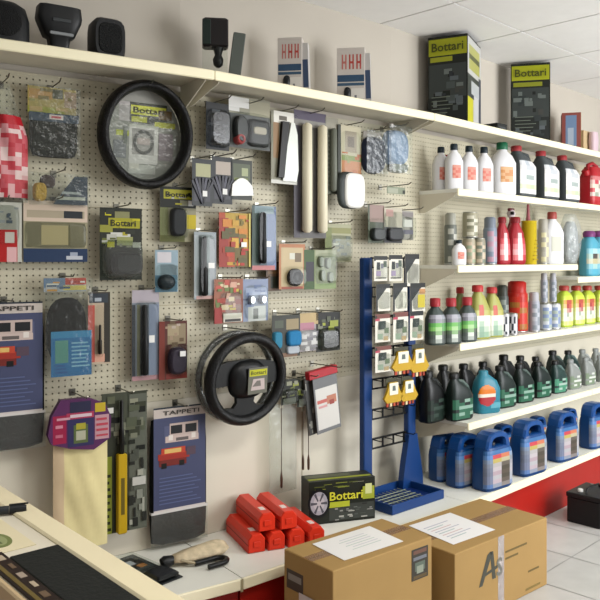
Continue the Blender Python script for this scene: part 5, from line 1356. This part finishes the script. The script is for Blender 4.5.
# slanted letter mark
o.add([(.165,e,.135),(.19,e,.135),(.262,e,.262),(.245,e,.27),(.225,e,.26)], [(0,1,2,3,4)], GR)
o.add([(.245,e,.27),(.268,e,.268),(.288,e,.145),(.262,e,.145)], [(0,1,2,3)], GR)
o.add([(.2,e-.0001,.17),(.3,e-.0001,.185),(.3,e-.0001,.2),(.215,e-.0001,.185)], [(0,1,2,3)], GR)
o.build('letter_mark', r)
o = MB(); o.text('S', .315, e-.0003, .188, .045, .08, mat('6c6c64')); 
o.text('ACCESSORIES', .45, e, .232, .2, .014, mat('74602c')) if False else None
o.build('small_letter_mark', r)
for (a, b, w_) in ((.36,.235,.17),(.36,.205,.1),(.54,.1,.09)):
    o = MB(); o.box(a, a+w_, -.0009, -.0003, b, b+.009, mat('6a5830', .6)); o.build('printed_line', r)
o = MB(); o.box(.52,.64,-.0009,-.0003,.02,.03,mat('7c6836', .6)); o.build('printed_line', r)

# ------------------------------------------------------------------ battery on the floor
q = Vector((1.6, 4.5))
r = thing('car_battery', 'black car battery with a white cap standing on the floor by the red plinth', 'battery', (1.722, 4.36, .0025), R(45))
o = MB(); o.box(-.0, .26, 0, .20, 0, .15, mat('16181a', .4), .006); o.box(.0-.004, .264, -.004, .204, .15, .178, mat('1e2022', .4), .004)
for i in range(4): o.box(.03+.06*i, .036+.06*i, -.002, .0, .02, .13, mat('26282a', .4))
o.build('battery_case', r)
o = MB(); o.lathe([(.016,.179),(.016,.192),(.012,.196)], mat('d8d8d4', .4), 14, (.05,.14)); o.lathe([(.011,.179),(.011,.19)], mat('8c8c88', .4, .7), 12, (.21,.14)); o.build('terminal', r)
o = MB(); o.box(.05, .22, -.0035, -.0021, .03, .11, mat('8c9094', .4)); o.box(.07, .2, -.004, -.0036, .06, .09, mat('3c4048', .4)); o.build('front_label', r)
o = MB(); o.tube([(.04,.1,.18),(.05,.1,.2),(.13,.1,.205),(.21,.1,.2),(.22,.1,.18)], .006, mat('101112', .5), 8); o.build('carry_handle', r)

# ------------------------------------------------------------------ counter ledge in the lower left
CO = Vector((-.737, 1.866)); CA = R(-48.8); CH = 1.0
r = thing('service_counter', 'cream edged counter ledge running across the lower left corner', 'counter', (CO.x, CO.y, 0), CA)
o = MB(); o.box(-.55, 1.5, -.054, 0, CH-.04, CH, mat('f0e4c0', .4, var=.03, scale=6), .005); o.build('back_edge_plank', r)
o = MB(); o.box(-.55, 1.5, -.192, -.055, CH-.04, CH-.006, mat('e4dcc8', .45)); o.build('ledge_top', r)
o = MB(); o.box(-.55, 1.5, -.205, -.193, CH-.045, CH-.002, mat('cdb48c', .45), .004); o.build('front_trim', r)
o = MB(); o.box(-.55, 1.5, -.193, -.012, 0, CH-.046, mat('7c3a34', .5)); o.build('counter_body', r)
o = MB(); o.box(-.55, 1.5, -.75, -.206, CH-.19, CH-.16, mat('6c3630', .4)); o.build('lower_top', r)
o = MB(); o.box(-.55, 1.5, -.7, -.206, 0, CH-.2, mat('7c3a34', .5)); o.build('lower_body', r)
def cobj(name, label, cat, x, y, rz=0, z=CH-.0055, group=None):
    p = CO+Vector((math.cos(CA), math.sin(CA)))*x+Vector((-math.sin(CA), math.cos(CA)))*y
    return thing(name, label, cat, (p.x, p.y, z), CA+rz, group)
r = cobj('rubber_mat', 'flat black rubber mat on the counter ledge', 'mat', .47, -.15)
o = MB(); o.box(0, .95, .0, .094, 0, .004, mat('1f2321', .6, bump=.15, scale=120), .0015); o.build('mat_sheet', r)
r = cobj('display_strip', 'dark brown strip of small white labelled items along the counter front', 'strip', .44, -.191)
o = MB(); o.box(0, .98, 0, .038, 0, .006, mat('2c1e18', .5), .002)
for i in range(14): o.box(.02+.05*i, .045+.05*i, .018+.004*(i%2), .03, .006, .0068, mat(['b8a890','6c5844','a89888'][i%3], .5))
o.box(.0, .98, .004, .012, .006, .0066, mat('6c5c30', .5))
o.build('strip_body', r)
r = cobj('leaflet', 'cream leaflet with an olive green oval emblem on the counter', 'leaflet', .2, -.19, R(0))
o = MB(); o.box(-.12, .235, .0, .105, 0, .0012, mat('e8dcb8', .5)); n = 24
o.slab([(.165+.045*math.cos(2*math.pi*i/n), .052+.028*math.sin(2*math.pi*i/n)) for i in range(n)], .0012, .0016, mat('76804c', .5))
o.slab([(.165+.034*math.cos(2*math.pi*i/n), .052+.019*math.sin(2*math.pi*i/n)) for i in range(n)], .0016, .0019, mat('98a070', .5))
o.box(.14,.19,.046,.056,.0019,.0022,mat('5c683c', .5)); o.build('printed_sheet', r)
r = cobj('white_paper', 'plain white paper on the counter under the dark pen', 'paper', -.3, -.19)
o = MB(); o.box(0, .36, .0, .13, 0, .0008, mat('eee8dc', .6)); o.build('paper_sheet', r)
P = cobj('marker_pen', 'dark grey marker pen lying on the counter at the left edge', 'pen', .155, -.075, R(75), CH-.004)
pp_ = gp(9, 512, CH); P.location = (pp_.x, pp_.y, CH-.004); P.rotation_euler = (0, 0, R(20))
o = MB(); o.M = at(0,0,.009,ry=R(90)); o.lathe([(.006,-.08),(.009,-.078),(.009,.0)], mat('34383c', .4), 12); o.build('barrel', P)
o = MB(); o.M = at(0,0,.009,ry=R(90)); o.lathe([(.0095,.0005),(.0095,.028),(.007,.036)], mat('26292c', .4), 12); o.M = Matrix.Identity(4); o.box(.0, .04, -.002, .002, .018, .021, mat('26292c', .4)); o.build('cap', P)

# ------------------------------------------------------------------ light
w = bpy.data.worlds.new('shop_surroundings'); SC.world = w; w.use_nodes = True
bg = w.node_tree.nodes['Background']; bg.inputs[0].default_value = (1.0, .985, .95, 1); bg.inputs[1].default_value = WORLD_S
def area(name, loc, rot, sx, sy, power, col):
    l = bpy.data.lights.new(name, 'AREA'); l.shape = 'RECTANGLE'; l.size = sx; l.size_y = sy; l.energy = power; l.color = col
    o = bpy.data.objects.new(name, l); COL.objects.link(o); o.location = loc; o.rotation_euler = rot
    return o
# daylight through the shop front on the right, fluorescent ceiling fittings over the aisle
def aim(o, t):
    o.rotation_euler = (Vector(t)-o.location).to_track_quat('-Z', 'Y').to_euler()
a = area('shop_front_daylight', (4.6, 2.6, 1.7), (0,0,0), 2.6, 2.2, 215, (.97, .98, 1.0)); aim(a, (1.8, 5.0, 1.4))
a = area('ceiling_fitting', (1.2, 1.9, 2.84), (0,0,R(45)), 1.4, .5, 44, (1, .975, .93))
a = area('ceiling_fitting', (-.7, .9, 2.84), (0,0,R(45)), 1.4, .5, 8, (1, .96, .9))
